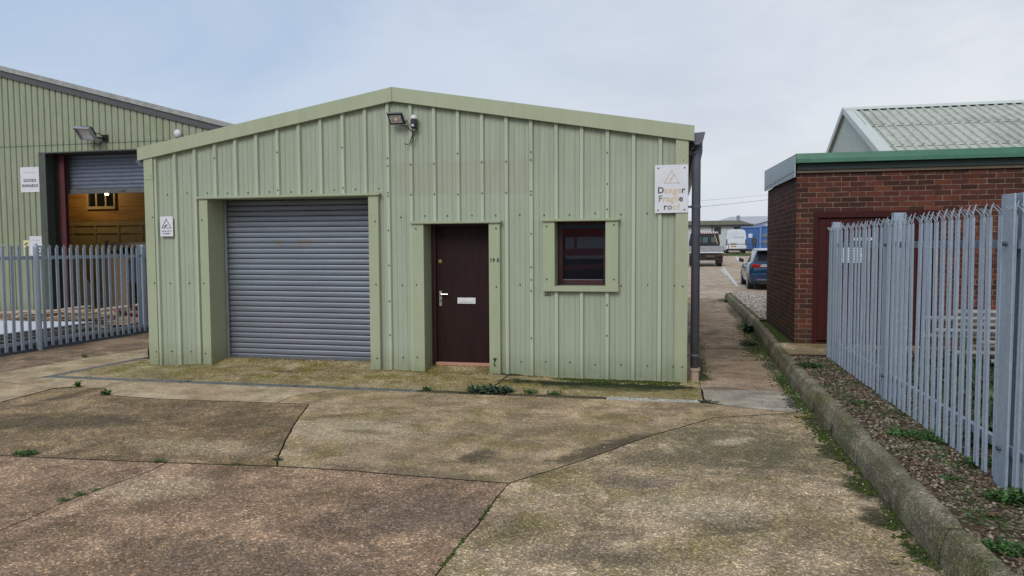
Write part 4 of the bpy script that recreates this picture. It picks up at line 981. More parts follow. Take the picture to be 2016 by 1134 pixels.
for i in range(3):
    m = MB(); c = Vector((-11.0+.1*i, 13.3+.25*i, .30+.06*i)); ux = Vector((.3, .9, -.25-.1*i)).normalized(); uy = Vector((-.9, .3, 0)).normalized(); un = ux.cross(uy); rot_box(m, c, ux, uy, un, .9, .08, .03); rot_box(m, c+Vector((0, 0, -.03)), ux, un, uy, .9, .08, .012); m.build('bracket', simple('red_steel', (.30, .045, .025), .5), rb)

# ------------------------------------------------------------------ brick building
BX, BY = 1.74, 11.69
bb = thing('brick_building', (BX, BY, .19), 'single storey red brick outbuilding with a green fascia and dark red doors', 'building')
m = MB(); T = 2.72
m.box(BX, 1.985, BY, 12.0, .0, T); m.box(3.68, 12, BY, 12.0, .0, T); m.box(1.985, 3.68, BY, 12.0, 2.155, T); m.box(BX, BX+.3, 12.0, 15.2, .0, T); m.box(BX+.3, 12, 14.9, 15.2, 0, T)
m.build('brick_wall', M_brick, bb)
m = MB(); m.box(1.99, 3.675, BY+.06, BY+.12, .25, 2.15); m.build('door_backing', M_redwood, bb)
m = MB(); m.box(1.985, 2.055, BY+.0, BY+.058, .22, 2.06); m.box(3.61, 3.68, BY+.0, BY+.058, .22, 2.06); m.box(1.985, 3.68, BY-.004, BY+.058, 2.062, 2.155); m.box(1.985, 3.68, BY-.004, BY+.1, .19, .218); m.build('door_frame', M_redwood, bb, bevel=.004)
for k, (a, b) in enumerate(((2.06, 2.825), (2.835, 3.605))):
    m = MB()
    m.box(a, a+.11, BY+.028, BY+.056, .24, 2.05); m.box(b-.11, b, BY+.028, BY+.056, .24, 2.05); m.box(a+.111, b-.111, BY+.028, BY+.056, 1.94, 2.05); m.box(a+.111, b-.111, BY+.028, BY+.056, .24, .40)
    x = a+.112
    while x < b-.12: m.box(x, min(x+.088, b-.112), BY+.040, BY+.054, .40, 1.94); x += .092
    m.build('door', M_redwood, bb, bevel=.003)
# roof and fascia
m = MB(); m.prism([(BY-.12, 2.965), (15.3, 3.10), (15.3, 3.13), (BY-.12, 2.995)], 'x', BX-.03, 12.1); m.build('roof', simple('felt_roof', (.12, .13, .12), .9), bb)
m = MB(); m.prism([(BY-.105, 2.905), (BY-.155, 2.912), (BY-.12, 3.0), (BY-.08, 3.0)], 'x', BX-.03, 12.1); m.prism([(BY-.104, 2.86), (BY-.160, 2.86), (BY-.156, 2.911), (BY-.104, 2.904)], 'x', BX-.03, 12.1); m.build('gutter_fascia', M_green, bb)
m = MB(); m.box(BX+.0, 12.1, BY-.06, BY-.03, 2.768, 2.96); m.build('soffit_board', M_dgreen, bb)
m = MB(); m.box(BX-.004, 12.1, BY-.035, BY+.1, 2.722, 2.765); m.build('wall_plate', M_timber, bb)
m = MB(); m.prism([(BY-.125, 2.97), (BY-.125, 2.655), (14.35, 2.705), (15.28, 2.72), (15.28, 3.11)], 'x', BX-.055, BX-.035)
bg_ = m.build('verge_trim', simple('zinc_trim', (.30, .36, .37), .42, .35, .08), bb)
m = MB(); m.prism([(14.35, 3.07), (14.35, 2.70), (15.29, 2.715), (15.29, 3.115)], 'x', BX-.0585, BX-.0553); m.build('verge_lap', simple('zinc_trim', (.3, .36, .37)), bb)
m = MB()
for i in range(15):
    y_ = BY-.03+i*.245; m.tube([(BX-.056, y_, 2.74+i*.002), (BX-.066, y_, 2.74+i*.002)], .013, 6)
m.build('rivets', M_screw, bb)
no = board('door_notice', 2.40, 2.72, 1.40, 1.63, BY+.02, M_white, 'white notice fixed to the dark red door behind the fence', 'sign')
m = MB()
for i in range(5): m.box(2.43, 2.69-.03*(i % 3), BY+.011, BY+.0135, 1.585-.04*i, 1.60-.04*i)
m.build('lettering', M_grey_ink, no)
no2 = board('door_nameplate', 2.55, 2.84, 1.725, 1.765, BY+.02, M_white, 'narrow white strip sign above the notice on the dark red door', 'sign')
m = MB()
for i in range(7): m.box(2.565+.038*i, 2.59+.038*i, BY+.011, BY+.0135, 1.735, 1.755)
m.build('lettering', M_grey_ink, no2)
# scaffold poles behind the fence
pk_ = thing('pole_rack', (4.8, 9.8, .17), 'dark timber trestles carrying a stack of steel scaffold poles behind the right fence', 'rack')
m = MB()
for x in (3.9, 6.2): m.box(x, x+.08, 9.40, 9.48, .1, .95); m.box(x, x+.08, 10.2, 10.28, .1, .95); m.box(x, x+.08, 9.49, 10.19, .3, .37); m.box(x, x+.08, 9.49, 10.19, .62, .68)
m.build('trestle', M_timber, pk_)
M_pole = simple('dull_pole', (.44, .42, .38), .5, .3, .25, 9)
pm = None
spots = [(2.62, 9.45, .80, 5), (2.98, 9.50, .87, 5), (3.0, 9.57, .87, 5), (2.95, 9.46, .73, 5), (2.75, 9.44, .66, 5), (2.62, 9.5, .59, 5), (3.2, 9.43, .53, 5), (3.3, 9.6, .73, 5), (3.0, 9.48, .40, 5), (3.35, 9.46, .31, 5), (3.45, 9.5, .22, 5), (3.1, 9.62, .59, 5), (3.2, 9.66, .80, 5), (3.2, 9.6, .46, 5)]
for i, (x, y_, z, L) in enumerate(spots):
    if pm is None:
        m = MB(); m.tube([(0, 0, 0), (5, 0, 0)], .026, 12); m.tube([(-.001, 0, 0), (.0, 0, 0)], .019, 12, mi=1); pm = m.build('scaffold_pole', [M_pole, M_gap], smooth=True); o = pm
    else: o = pm.copy(); COL.objects.link(o)
    o.location = (x+.2, y_, z); o.rotation_euler = (0, rnd.uniform(-.006, .006), rnd.uniform(-.012, .012))
    tag(o, 'grey steel scaffold pole lying in the stack behind the right fence', 'pole', 'scaffold poles stacked behind the right fence')

# ------------------------------------------------------------------ units across the yard, mirrored in the shed window
ob_ = thing('facing_unit', (0, -22, 0), 'brick and blue clad unit across the yard, mirrored in the shed window', 'building')
m = MB(); m.box(-14, 12, -24, -22, 0, 2.6); m.build('brick_wall', M_brick, ob_)
m = MB(); m.box(-14, 12, -24, -22.05, 2.61, 4.4); m.build('upper_cladding', simple('teal_cladding', (.14, .42, .52), .5), ob_)
for i in range(4):
    m = MB(); m.box(-12+i*6, -9.5+i*6, -21.99, -21.9, 1.0, 2.3); m.build('window', M_white, ob_)
tl = thing('steel_trailer', (-1, -7, 0), 'dark red steel trailer parked across the yard, mirrored in the shed window', 'trailer')
m = MB(); m.box(-6, 5, -7.1, -6.9, 1.35, 1.6); m.box(-6, 5, -8.6, -8.4, 1.35, 1.6); m.box(-6, 5, -7.05, -6.95, 2.0, 2.3); bpt = [(-6, .75), (5, 1.25), (5, 1.36), (-6, .9)]; m.prism(bpt, 'y', -7.0, -6.85)
for i in range(10): m.box(-5.9+i*1.2, -5.8+i*1.2, -8.39, -7.11, 1.4, 1.55); m.box(-5.9+i*1.2, -5.8+i*1.2, -7.04, -6.96, 1.601, 2.0)
m.build('frame', simple('trailer_red', (.5, .07, .06), .5), tl)
for x in (2, 3.2):
    m = MB(); m.tube([(x, -6.8, .5), (x, -7.1, .5)], .5, 20); m.build('wheel', simple('tyre', (.016, .016, .017)), tl)
# ------------------------------------------------------------------ weeds
M_leaf = NT('weed_leaf'); r_ = M_leaf.n('ShaderNodeNewGeometry').outputs['Random Per Island']
M_leaf = M_leaf.out(M_leaf.ramp(r_, (0, (.018, .045, .012)), (.5, (.045, .11, .022)), (1, (.10, .19, .045))), .6, spec=.3)
M_leafd = NT('dark_weed_leaf'); r_ = M_leafd.n('ShaderNodeNewGeometry').outputs['Random Per Island']
M_leafd = M_leafd.out(M_leafd.ramp(r_, (0, (.012, .028, .014)), (.6, (.04, .07, .035)), (1, (.11, .14, .08))), .6, spec=.3)
def leaf(m, c, L, wd, az, elv, bend=.4):
    d = Vector((math.cos(az), math.sin(az), 0)); s = Vector((-math.sin(az), math.cos(az), 0)); pts = []
    p = Vector(c); e = elv
    rows = []
    for k in range(4):
        t = k/3; w_ = wd*math.sin(math.pi*(.12+.86*t))**.8*.5 if k < 3 else .0006
        rows.append((p-s*w_, p+s*w_)); p = p+(d*math.cos(e)+Vector((0, 0, math.sin(e))))*L/3; e -= bend
    for k in range(3): m.quad(rows[k][0], rows[k][1], rows[k+1][1], rows[k+1][0])
def weed(name, x, y, z, r, h, n, label, mat=None, group='small weeds growing in the concrete joints', ls=1.0):
    m = MB()
    for _ in range(int(n*1.8)):
        a = rnd.random()*6.28; q = r*rnd.random()**.7; L = rnd.uniform(.35, .9)*max(h*.8, r*.3)*ls
        leaf(m, (x+q*math.cos(a), y+q*math.sin(a)*.6, z+rnd.random()*h*.45), L, L*rnd.uniform(.3, .6), rnd.random()*6.28, rnd.uniform(.0, 1.2), rnd.uniform(.1, .5))
    return tag(m.build(name, mat or M_leaf), label, 'weed', group)
def W(px, py, r, h, n, label, mat=None, z=0.0):
    x, y = g(px, py, z); return weed('weed', x, y, z, r, h, n, label, mat)
W(52, 895, .10, .05, 110, 'bright green weed at the left edge of the photo on the long joint')
W(315, 909, .06, .03, 50, 'low weed where the long joint meets the diagonal joint')
W(125, 986, .05, .035, 34, 'lowest tuft on the diagonal joint at lower left')
W(156, 975, .05, .03, 40, 'middle tuft on the diagonal joint at lower left')
W(186, 965, .045, .02, 26, 'highest tuft on the diagonal joint at lower left')
W(209, 777, .06, .07, 50, 'green weed at the notched corner of the dark slab')
W(154, 762, .04, .10, 26, 'thin upright weed left of the notched slab corner')
W(548, 906, .05, .03, 40, 'dark weed in the joint at the lower right corner of the dark slab', M_leafd)
W(840, 769, .06, .06, 60, 'small weed in the drain below the shed between shutter and door')
W(966, 771, .27, .065, 330, 'wide sprawling grey green weed in the drain in front of the door', M_leafd)
W(1044, 774, .09, .06, 70, 'left one of two small weeds in the drain right of the sprawling weed')
W(1092, 777, .10, .055, 70, 'right one of two small weeds in the drain right of the sprawling weed')
W(1395, 792, .12, .02, 60, 'flat weed at the right hand end of the drain', M_leafd)
W(167, 703, .06, .05, 40, 'small weed on the yard left of the shed near the fence')
W(370, 752, .05, .03, 30, 'tiny weed in the drain in front of the shed left corner')
W(470, 915, .05, .012, 30, 'flat mossy weed on the long joint below the dark slab', M_leafd)
W(1436, 596, .16, .13, 160, 'grassy weed at the far corner of the kerb in the alley', M_leafd)
W(1478, 655, .12, .20, 150, 'tall weed against the kerb face halfway down the alley', M_leafd)
W(1475, 680, .16, .09, 150, 'dark weed spreading from the kerb foot beside the brick building', M_leafd)
def Wb(px, py, r, h, n, label, mat=None):
    x, y = g(px, py, .17); return weed('bed_weed', x, y, .17, r, h, n, label, mat, 'weeds growing in the pebble bed')
Wb(1592, 722, .16, .07, 260, 'bright green clump at the far end of the pebble bed beside the kerb')
Wb(1700, 795, .13, .03, 130, 'low green patch in the pebble bed below the middle fence post')
Wb(1800, 860, .20, .05, 260, 'green patch in the middle of the pebble bed')
Wb(1840, 868, .13, .05, 140, 'weed patch under the fence pales in the middle of the bed')
Wb(1935, 915, .12, .07, 130, 'green tuft at the foot of the near fence post')
Wb(2005, 990, .16, .09, 220, 'leafy weed at the right edge of the photo in front of the fence')
Wb(1985, 1085, .12, .06, 140, 'weed beside the kerb in the lower right corner of the photo')
Wb(1880, 945, .09, .035, 80, 'small weed among pebbles left of the near post')
Wb(1960, 875, .2, .2, 200, 'tall weeds behind the fence pales left of the near post')
def stemplant(px, py, yoff, h, label, n=40):
    x, y = g(px, py, .17); x += .2; m = MB()
    for s in range(3):
        a = rnd.uniform(-.12, .12); b = rnd.uniform(-.12, .12); hh = h*rnd.uniform(.7, 1)
        m.tube([(x+s*.04, y, .15), (x+s*.04+a*.4, y+b*.4, .15+hh*.5), (x+s*.04+a, y+b, .15+hh)], .004, 5, rads=[.005, .004, .002])
        for k in range(n//3):
            t = rnd.uniform(.25, 1); leaf(m, (x+s*.04+a*t*t, y+b*t*t, .15+hh*t), rnd.uniform(.03, .06), .018, rnd.random()*6.28, rnd.uniform(-.2, .7), .3)
    tag(m.build('tall_weed', M_leaf), label, 'weed', 'tall weeds behind the right fence')
m = MB()
for _ in range(4200):
    y_ = 3.6+7*rnd.random(); x = 1.53+.55*rnd.random()
    if noise.noise(Vector((x*3.5, y_*2.2, 11))) < -.02: continue
    leaf(m, (x, y_, .165), rnd.uniform(.015, .045), .012, rnd.random()*6.28, rnd.uniform(.1, 1.2), .3)
for _ in range(500):
    y_ = rnd.uniform(8.5, 17); x = 1.32+.14*ss(8.5, 16, y_)-abs(rnd.gauss(0, .06)); leaf(m, (x, y_, 0), rnd.uniform(.02, .07), .012, rnd.random()*6.28, rnd.uniform(.3, 1.3), .3)
for _ in range(420):
    x = rnd.uniform(-5, .3); leaf(m, (x, 8.03+rnd.gauss(0, .02), 0), rnd.uniform(.008, .03), .009, rnd.random()*6.28, rnd.uniform(.1, 1.2), .3)
for _ in range(200): x = rnd.uniform(.28, .45); leaf(m, (x, rnd.uniform(9.3, 14), 0), rnd.uniform(.01, .04), .012, rnd.random()*6.28, rnd.uniform(.1, 1.2), .3)
tag(m.build('seedlings', M_leaf), 'tiny green seedlings scattered through the pebble bed, drain and kerb foot', 'seedlings', kind='stuff')
M_dead = simple('dead_leaf', (.16, .09, .04), .9, 0, .4, 30)
m = MB()
for _ in range(150):
    x = rnd.uniform(-7.5, 1.25) if rnd.random() < .5 else rnd.uniform(.9, 1.3); y_ = rnd.uniform(2.6, 9.0); leaf(m, (x, y_, .006), rnd.uniform(.012, .03), .012, rnd.random()*6.28, rnd.uniform(0, .35), .1)
for _ in range(1300):
    leaf(m, (rnd.uniform(1.5, 2.3), rnd.uniform(3.5, 10.4), .185), rnd.uniform(.015, .04), .016, rnd.random()*6.28, rnd.uniform(0, .5), .15)
tag(m.build('leaf_litter', M_dead), 'brown dead leaves scattered over the pebble bed and the concrete', 'leaves', kind='stuff')
stemplant(1662, 712, 0, .75, 'thin leafy stem seen through the far end of the right fence')
stemplant(1702, 745, 0, .70, 'leafy stem behind the fence left of the middle post', 70)
stemplant(1822, 800, 0, .85, 'taller leafy stem behind the fence right of the middle post', 60)
stemplant(1940, 850, 0, .7, 'bushy green stem behind the fence under the scaffold poles', 110)
m = MB()
for _ in range(6500):
    x = rnd.uniform(2.3, 6.5); y_ = rnd.uniform(5.0, 11.2); leaf(m, (x, y_, .16), rnd.uniform(.06, .26), .025, rnd.random()*6.28, rnd.uniform(.5, 1.4), .35)
tag(m.build('undergrowth', M_leafd), 'dark low undergrowth covering the ground behind the right fence', 'undergrowth', kind='stuff')

# ------------------------------------------------------------------ grey warehouse behind the brick building
gw = thing('grey_warehouse', (6.4, 31.6, 0), 'pale grey clad warehouse with a corrugated roof behind the brick building', 'warehouse')
gx = 6.4; ry, rz_ = 31.63, 6.96; ny_, nz_ = 24.5, 3.9; fy = 38.7; fz = 3.9
m = MB(); tbg = []
n = 70
P_ = []
for i in range(n):
    a = ny_+.1+(fy-ny_-.2)*i/n; b = ny_+.1+(fy-ny_-.2)*(i+1)/n
    zt_ = lambda y: (nz_+(rz_-nz_)*(y-ny_)/(ry-ny_) if y < ry else rz_-(rz_-fz)*(y-ry)/(fy-ry))-.05
    mid = a+(b-a)*.7
    m.quad((gx+.1, a, 0), (gx+.1, mid, 0), (gx+.1, mid, zt_(mid)), (gx+.1, a, zt_(a))); m.quad((gx+.1, mid, 0), (gx+.13, (mid+b)/2, 0), (gx+.13, (mid+b)/2, zt_((mid+b)/2)), (gx+.1, mid, zt_(mid))); m.quad((gx+.13, (mid+b)/2, 0), (gx+.1, b, 0), (gx+.1, b, zt_(b)), (gx+.13, (mid+b)/2, zt_((mid+b)/2)))
m.build('gable_cladding', M_greyclad, gw)
m = MB(); m.box(gx+.2, 45, ny_+.1, ny_+.2, 0, nz_-.05); m.build('side_wall', M_greyclad, gw)
def roofmat():
    t = NT('lichen_roof'); p = t.pos(); n = t.noise(p, 5, 7, .72); n2 = t.noise(p, .5, 3, .6)
    col = t.mix(t.ramp(n, (.42, 0.0), (.66, .6)), (.50, .52, .46), (.26, .27, .22))
    col = t.mix(t.ramp(n2, (.5, 0.0), (.62, .4)), col, (.27, .275, .235))
    return t.out(col, .9, 0, spec=.2)
M_lich = roofmat()
M_roof2 = roofmat()
sl_ = Vector((0, ny_-ry, nz_-rz_))
for k in range(3):
    m = MB(); a0 = k/3; a1 = (k+1)/3; nn = 170; rows = []
    for t in (a0, a1):
        row = []
        for i in range(118):
            for ox, dz in ((0, 0), (.20, 0), (.225, .075), (.275, .075), (.30, 0)):
                row.append((gx+.05+i*.31+ox, ry+sl_.y*t, rz_+sl_.z*t+dz+.02-(.018*k)))
        rows.append(row)
    m.loft(rows, cap=False, closed=False); m.build('roof_sheets', M_lich, gw)
m = MB(); m.add([(gx, ry, rz_-.02), (45, ry, rz_-.02), (45, fy, fz-.02), (gx, fy, fz-.02)], [(0, 1, 2, 3)]); m.build('far_roof_slope', M_lich, gw)
M_vg = simple('pale_verge', (.55, .60, .56), .5, 0, .06)
m = MB()
def bar(a, b, w_, t_):
    a = Vector(a); b = Vector(b); d = (b-a).normalized(); up = Vector((1, 0, 0)); q = d.cross(up).normalized()
    if q.z < 0: q = -q
    c = (a+b)/2; rot_box(m, c, d, q, up, (b-a).length, w_, t_)
bar((gx-.02, ry, rz_+.02), (gx-.02, ny_, nz_+.02), .22, .03); bar((gx-.02, ry, rz_+.02), (gx-.02, fy, fz+.02), .22, .03)
m.prism([(ry-.28, rz_-.02), (ry, rz_+.13), (ry+.28, rz_-.02), (ry, rz_+.09)], 'x', gx-.03, 45)
m.add([(gx-.03, ry, rz_+.09), (gx+.42, ry, rz_+.09), (gx+.42, ny_, nz_+.09), (gx-.03, ny_, nz_+.09)], [(0, 1, 2, 3)])
m.build('verge_trim', M_vg, gw)

# ------------------------------------------------------------------ vehicles
M_tyre = simple('tyre', (.016, .016, .017), .85)
M_vwhite = simple('white_paint', (.66, .70, .76), .3, 0, .04, coat=.4)
M_vglass = NT('car_glass').out((.02, .025, .03), .06, 0, spec=.8)
def wheel(parent, x, y, z, r, wd, s):
    m = MB(); m.tube([(x-wd/2, y, z), (x-wd/2+.02, y, z), (x+wd/2-.02, y, z), (x+wd/2, y, z)], r, 22, rads=[r*.93, r, r, r*.93]); wl = m.build('wheel', M_tyre, parent)
    m = MB(); xo = x+s*(wd/2+.002); m.tube([(xo, y, z), (xo+s*.012, y, z)], r*.62, 16, rads=[r*.64, r*.5]); m.build('rim', M_lgrey, wl)
def plate(parent, x0, x1, z0, z1, y, txt, col=(.62, .42, .02)):
    m = MB(); m.box(x0, x1, y-.012, y, z0, z1); pl_ = m.build('number_plate', simple('plate_%d' % int(col[0]*100), col, .4), parent)
    vs, fs, _ = text_mb(txt, (z1-z0)*.95, (x0+x1)/2, z0+(z1-z0)*.16, y-.0135, .002, .002, 'CENTER'); m = MB(); m.add(vs, fs); m.build('lettering', M_ink, pl_)
# blue hatchback
def bodyloft(m, stations, x0):
    rings = []
    for (y, zb, zs, zt_, hw, hwt) in stations:   # bottom, shoulder, top(bonnet/deck) heights, half widths
        prof_ = [(-hw*.90, zb), (-hw*.97, zb+.10), (-hw, (zb+zs)/2), (-hw*.985, zs), (-hwt, zt_), (-hwt*.5, zt_+.02), (hwt*.5, zt_+.02), (hwt, zt_), (hw*.985, zs), (hw, (zb+zs)/2), (hw*.97, zb+.10), (hw*.90, zb)]
        rings.append([(x0+a, y, b) for a, b in prof_])
    m.loft(rings)
cz = hgt(27.6); cx_ = 2.54+.90; cy_ = 27.4
car = thing('parked_car', (cx_, cy_+2.1, cz), 'dark blue hatchback parked tail first behind the brick building', 'car')
M_blue = simple('blue_paint', (.006, .042, .10), .22, .3, .06, coat=.6)
m = MB(); bodyloft(m, [(cy_+.0, cz+.42, cz+.78, cz+.86, .80, .70), (cy_+.06, cz+.25, cz+.86, cz+.98, .88, .76), (cy_+.35, cz+.2, cz+.90, cz+1.0, .90, .80), (cy_+1.3, cz+.2, cz+.90, cz+.97, .90, .80), (cy_+2.9, cz+.2, cz+.86, cz+.93, .90, .78), (cy_+3.8, cz+.22, cz+.72, cz+.82, .88, .70), (cy_+4.25, cz+.3, cz+.55, cz+.65, .76, .6)], cx_)
m.build('body', M_blue, car, smooth=True)
m = MB(); rings = []
for (y, zb, zt_, hw, hwt) in ((cy_+.12, .97, 1.00, .76, .72), (cy_+.48, .95, 1.36, .80, .60), (cy_+.75, .95, 1.42, .82, .60), (cy_+1.7, .94, 1.45, .82, .60), (cy_+2.4, .92, 1.36, .80, .56), (cy_+3.1, .90, .93, .76, .6)):
    rings.append([(cx_-hw, y, cz+zb), (cx_-hwt, y, cz+zt_), (cx_+hwt, y, cz+zt_), (cx_+hw, y, cz+zb)])
m.loft(rings); m.build('windows', M_vglass, car)
m = MB(); rings = []
for (y, zt_, hw) in ((cy_+.28, 1.405, .58), (cy_+.5, 1.43, .64), (cy_+.9, 1.465, .66), (cy_+1.7, 1.475, .65), (cy_+2.3, 1.40, .60)):
    rings.append([(cx_-hw, y, cz+zt_-.035), (cx_-hw*.9, y, cz+zt_), (cx_, y, cz+zt_+.015), (cx_+hw*.9, y, cz+zt_), (cx_+hw, y, cz+zt_-.035), (cx_, y, cz+zt_-.02)])
m.loft(rings); m.build('roof', simple('blue_roof_sky_sheen', (.10, .16, .24), .12, .5, .05, coat=1.0), car, smooth=True)  # roof colour made paler than the body to carry the reflected sky
m = MB()
for s in (-1, 1):
    m.add([(cx_+s*.82, cy_+.28, cz+.93), (cx_+s*.80, cy_+.12, cz+.93), (cx_+s*.60, cy_+.44, cz+1.38), (cx_+s*.61, cy_+.62, cz+1.40), (cx_+s*.80, cy_+.28, cz+.93), (cx_+s*.76, cy_+.12, cz+.95), (cx_+s*.56, cy_+.44, cz+1.39), (cx_+s*.57, cy_+.62, cz+1.41)], [(0, 1, 2, 3), (4, 7, 6, 5), (0, 4, 5, 1), (1, 5, 6, 2), (2, 6, 7, 3), (3, 7, 4, 0)])
m.build('rear_pillar', M_blue, car)
for s in (-1, 1):
    m = MB(); m.prism([(cx_+s*.86, cz+.80), (cx_+s*.40, cz+.80), (cx_+s*.46, cz+.90), (cx_+s*.80, cz+.94)], 'y', cy_-.03, cy_+.16); m.build('tail_light', simple('tail_red', (.30, .012, .015), .2, 0, .2, 20), car, bevel=.02)
    m = MB(); m.box(cx_+s*.42-.12, cx_+s*.42+.12, cy_-.036, cy_-.031, cz+.83, cz+.87); m.build('lamp_lens', simple('clear_lens', (.55, .45, .45), .2), car)
    m = MB(); m.box(cx_+s*.62-.12, cx_+s*.62+.12, cy_-.07, cy_-.04, cz+.42, cz+.46); m.build('reflector', simple('tail_red', (.3, .01, .01)), car)
m = MB(); m.prism([(cy_-.06, cz+.30), (cy_-.08, cz+.56), (cy_-.02, cz+.62), (cy_+.2, cz+.62), (cy_+.2, cz+.26)], 'x', cx_-.82, cx_+.82); m.build('bumper', M_blue, car, bevel=.05)
m = MB(); m.box(cx_-.60, cx_+.60, cy_-.085, cy_-.05, cz+.22, cz+.36); m.box(cx_-.35, cx_+.35, cy_-.055, cy_-.02, cz+.60, cz+.63); m.build('diffuser', M_black, car)
m = MB(); m.box(cx_-.66, cx_+.66, cy_-.09, cy_-.075, cz+.36, cz+.385); m.build('trim_strip', simple('sky_trim', (.35, .45, .6), .2, .5), car)
m = MB(); m.prism([(cy_+.18, cz+1.38), (cy_+.14, cz+1.405), (cy_+.4, cz+1.44), (cy_+.45, cz+1.41)], 'x', cx_-.56, cx_+.56); m.build('spoiler', M_blue, car)
m = MB(); m.tube([(cx_-.02, cy_+.12, cz+1.04), (cx_-.35, cy_+.20, cz+1.10)], .016, 6); m.build('wiper', M_black, car)
m = MB(); m.prism([(cx_-1.08, cz+.98), (cx_-.90, cz+.94), (cx_-.90, cz+1.07), (cx_-1.06, cz+1.12)], 'y', cy_+2.2, cy_+2.35); m.prism([(cx_+1.08, cz+.98), (cx_+.90, cz+.94), (cx_+.90, cz+1.07), (cx_+1.06, cz+1.12)], 'y', cy_+2.2, cy_+2.35); m.build('wing_mirror', M_black, car, bevel=.015)
plate(car, cx_-.26, cx_+.26, cz+.67, cz+.78, cy_-.012, 'G 4 KXP')
for s in (-1, 1):
    for y_ in (cy_+.75, cy_+3.35): wheel(car, cx_+s*.80, y_, cz+.31, .31, .2, s)
# tipper truck
tz = hgt(47); tx = 1.82; ty = 47.0
tr = thing('dropside_truck', (tx, ty+2.5, tz), 'white dropside truck with dark cab and chequered top board seen from behind', 'truck')
m = MB(); m.box(tx-1.02, tx+1.02, ty, ty+.05, tz+.93, tz+1.27)
for z_ in (1.04, 1.15): m.box(tx-1.02, tx+1.02, ty-.012, ty-.001, tz+z_, tz+z_+.012)
m.box(tx-1.02, tx-.97, ty+.05, ty+3, tz+.93, tz+1.27); m.box(tx+.97, tx+1.02, ty+.05, ty+3, tz+.93, tz+1.27); m.build('dropside', M_lgrey, tr, bevel=.006)
m = MB(); m.box(tx-1.02, tx+1.02, ty-.03, ty+3.0, tz+.84, tz+.91); m.build('deck', M_vwhite, tr)
m = MB(); m.box(tx-.97, tx+.97, ty+.1, ty+3, tz+.38, tz+.83); m.box(tx-.92, tx+.92, ty+.05, ty+.12, tz+.40, tz+.50); m.build('chassis', M_black, tr)
for s in (-1, 1):
    m = MB(); m.box(tx+s*.80-.2, tx+s*.80+.2, ty-.02, ty+.05, tz+.60, tz+.74); m.build('tail_light', simple('dark_tail_red', (.07, .010, .012), .3), tr, bevel=.01)
    m = MB(); m.box(tx+s*.83-.16, tx+s*.83+.16, ty+.12, ty+.14, tz+.22, tz+.6); m.build('mudflap', simple('maroon_flap', (.025, .009, .012), .7), tr)
    wheel(tr, tx+s*.80, ty+.65, tz+.33, .33, .32, s); wheel(tr, tx+s*.85, ty+4.1, tz+.33, .33, .2, s)
m = MB(); m.prism([(tx-.95, tz+.8), (tx+.95, tz+.8), (tx+.98, tz+1.5), (tx+.86, tz+2.12), (tx-.86, tz+2.12), (tx-.98, tz+1.5)], 'y', ty+3.1, ty+5.0); m.build('cab', simple('dark_cab', (.02, .022, .028), .35), tr, bevel=.05)
m = MB(); m.prism([(tx-.93, tz+1.29), (tx+.93, tz+1.29), (tx+.88, tz+2.14), (tx-.88, tz+2.14)], 'y', ty+3.0, ty+3.08); m.build('headboard', M_black, tr)
m = MB()
for a in (-.55, -.12, .42): m.box(tx+a, tx+a+.33, ty+2.985, ty+2.995, tz+1.5, tz+1.85)
m.build('rear_window', simple('grey_green_glass', (.10, .14, .14), .1), tr)
m = MB(); m.box(tx-.90, tx+.85, ty+2.96, ty+3.0, tz+2.08, tz+2.2); tb_ = m.build('chevron_board', M_vwhite, tr)
m = MB()
for i in range(12):
    x = tx-.88+i*.145; m.prism([(x, tz+2.08), (x+.07, tz+2.08), (x+.11, tz+2.17), (x+.04, tz+2.17)], 'y', ty+2.95, ty+2.959)
m.build('chevrons', simple('chevron_red', (.35, .03, .06), .5), tb_)
m = MB(); m.tube([(tx+.60, ty+2.9, tz+2.0), (tx+.72, ty+2.9, tz+1.75), (tx+.80, ty+2.9, tz+1.4)], .03, 6); m.build('grab_strap', simple('amber_strap', (.55, .38, .12), .5), tr)
plate(tr, tx-.02, tx+.5, tz+.58, tz+.70, ty-.005, 'WX58 VKD', (.13, .09, .02))
# white van
vz = hgt(79); vx = 6.02; vy = 79.0
va = thing('panel_van', (vx, vy+2.5, vz), 'white high roof panel van seen from the rear beyond the grass', 'van')
def vring(y, k): 
    P = [(-.98, .35), (-1.0, .9), (-.99, 1.5), (-.90, 2.15), (-.80, 2.38), (-.4, 2.46), (.4, 2.46), (.80, 2.38), (.90, 2.15), (.99, 1.5), (1.0, .9), (.98, .35)]
    return [(vx+a*k, y, vz+b*(1 if k == 1 else .985)) for a, b in P]
m = MB(); m.loft([vring(vy, .965), vring(vy+.1, 1), vring(vy+3.8, 1), vring(vy+4.4, .93)]); m.loft([[(vx+a, vy+4.4+dy, vz+b) for a, b in ((-.92, .35), (-.95, 1.0), (.95, 1.0), (.92, .35))] for dy in (0, .9)])
m.build('body', M_vwhite, va, smooth=False)
m = MB(); m.box(vx-.005, vx+.005, vy-.01, vy+.01, vz+.5, vz+2.35); m.box(vx-.85, vx+.85, vy-.008, vy+.0, vz+2.05, vz+2.062); m.box(vx-.9, vx+.9, vy-.008, vy, vz+1.1, vz+1.11); m.build('door_seam', simple('seam_grey', (.3, .33, .37), .5), va)
m = MB(); m.prism([(vx-.9, vz+1.55), (vx-.06, vz+1.55), (vx-.06, vz+2.02), (vx-.84, vz+2.02)], 'y', vy-.006, vy-.001); m.build('rear_door_panel', simple('van_panel', (.60, .66, .73), .3), va)
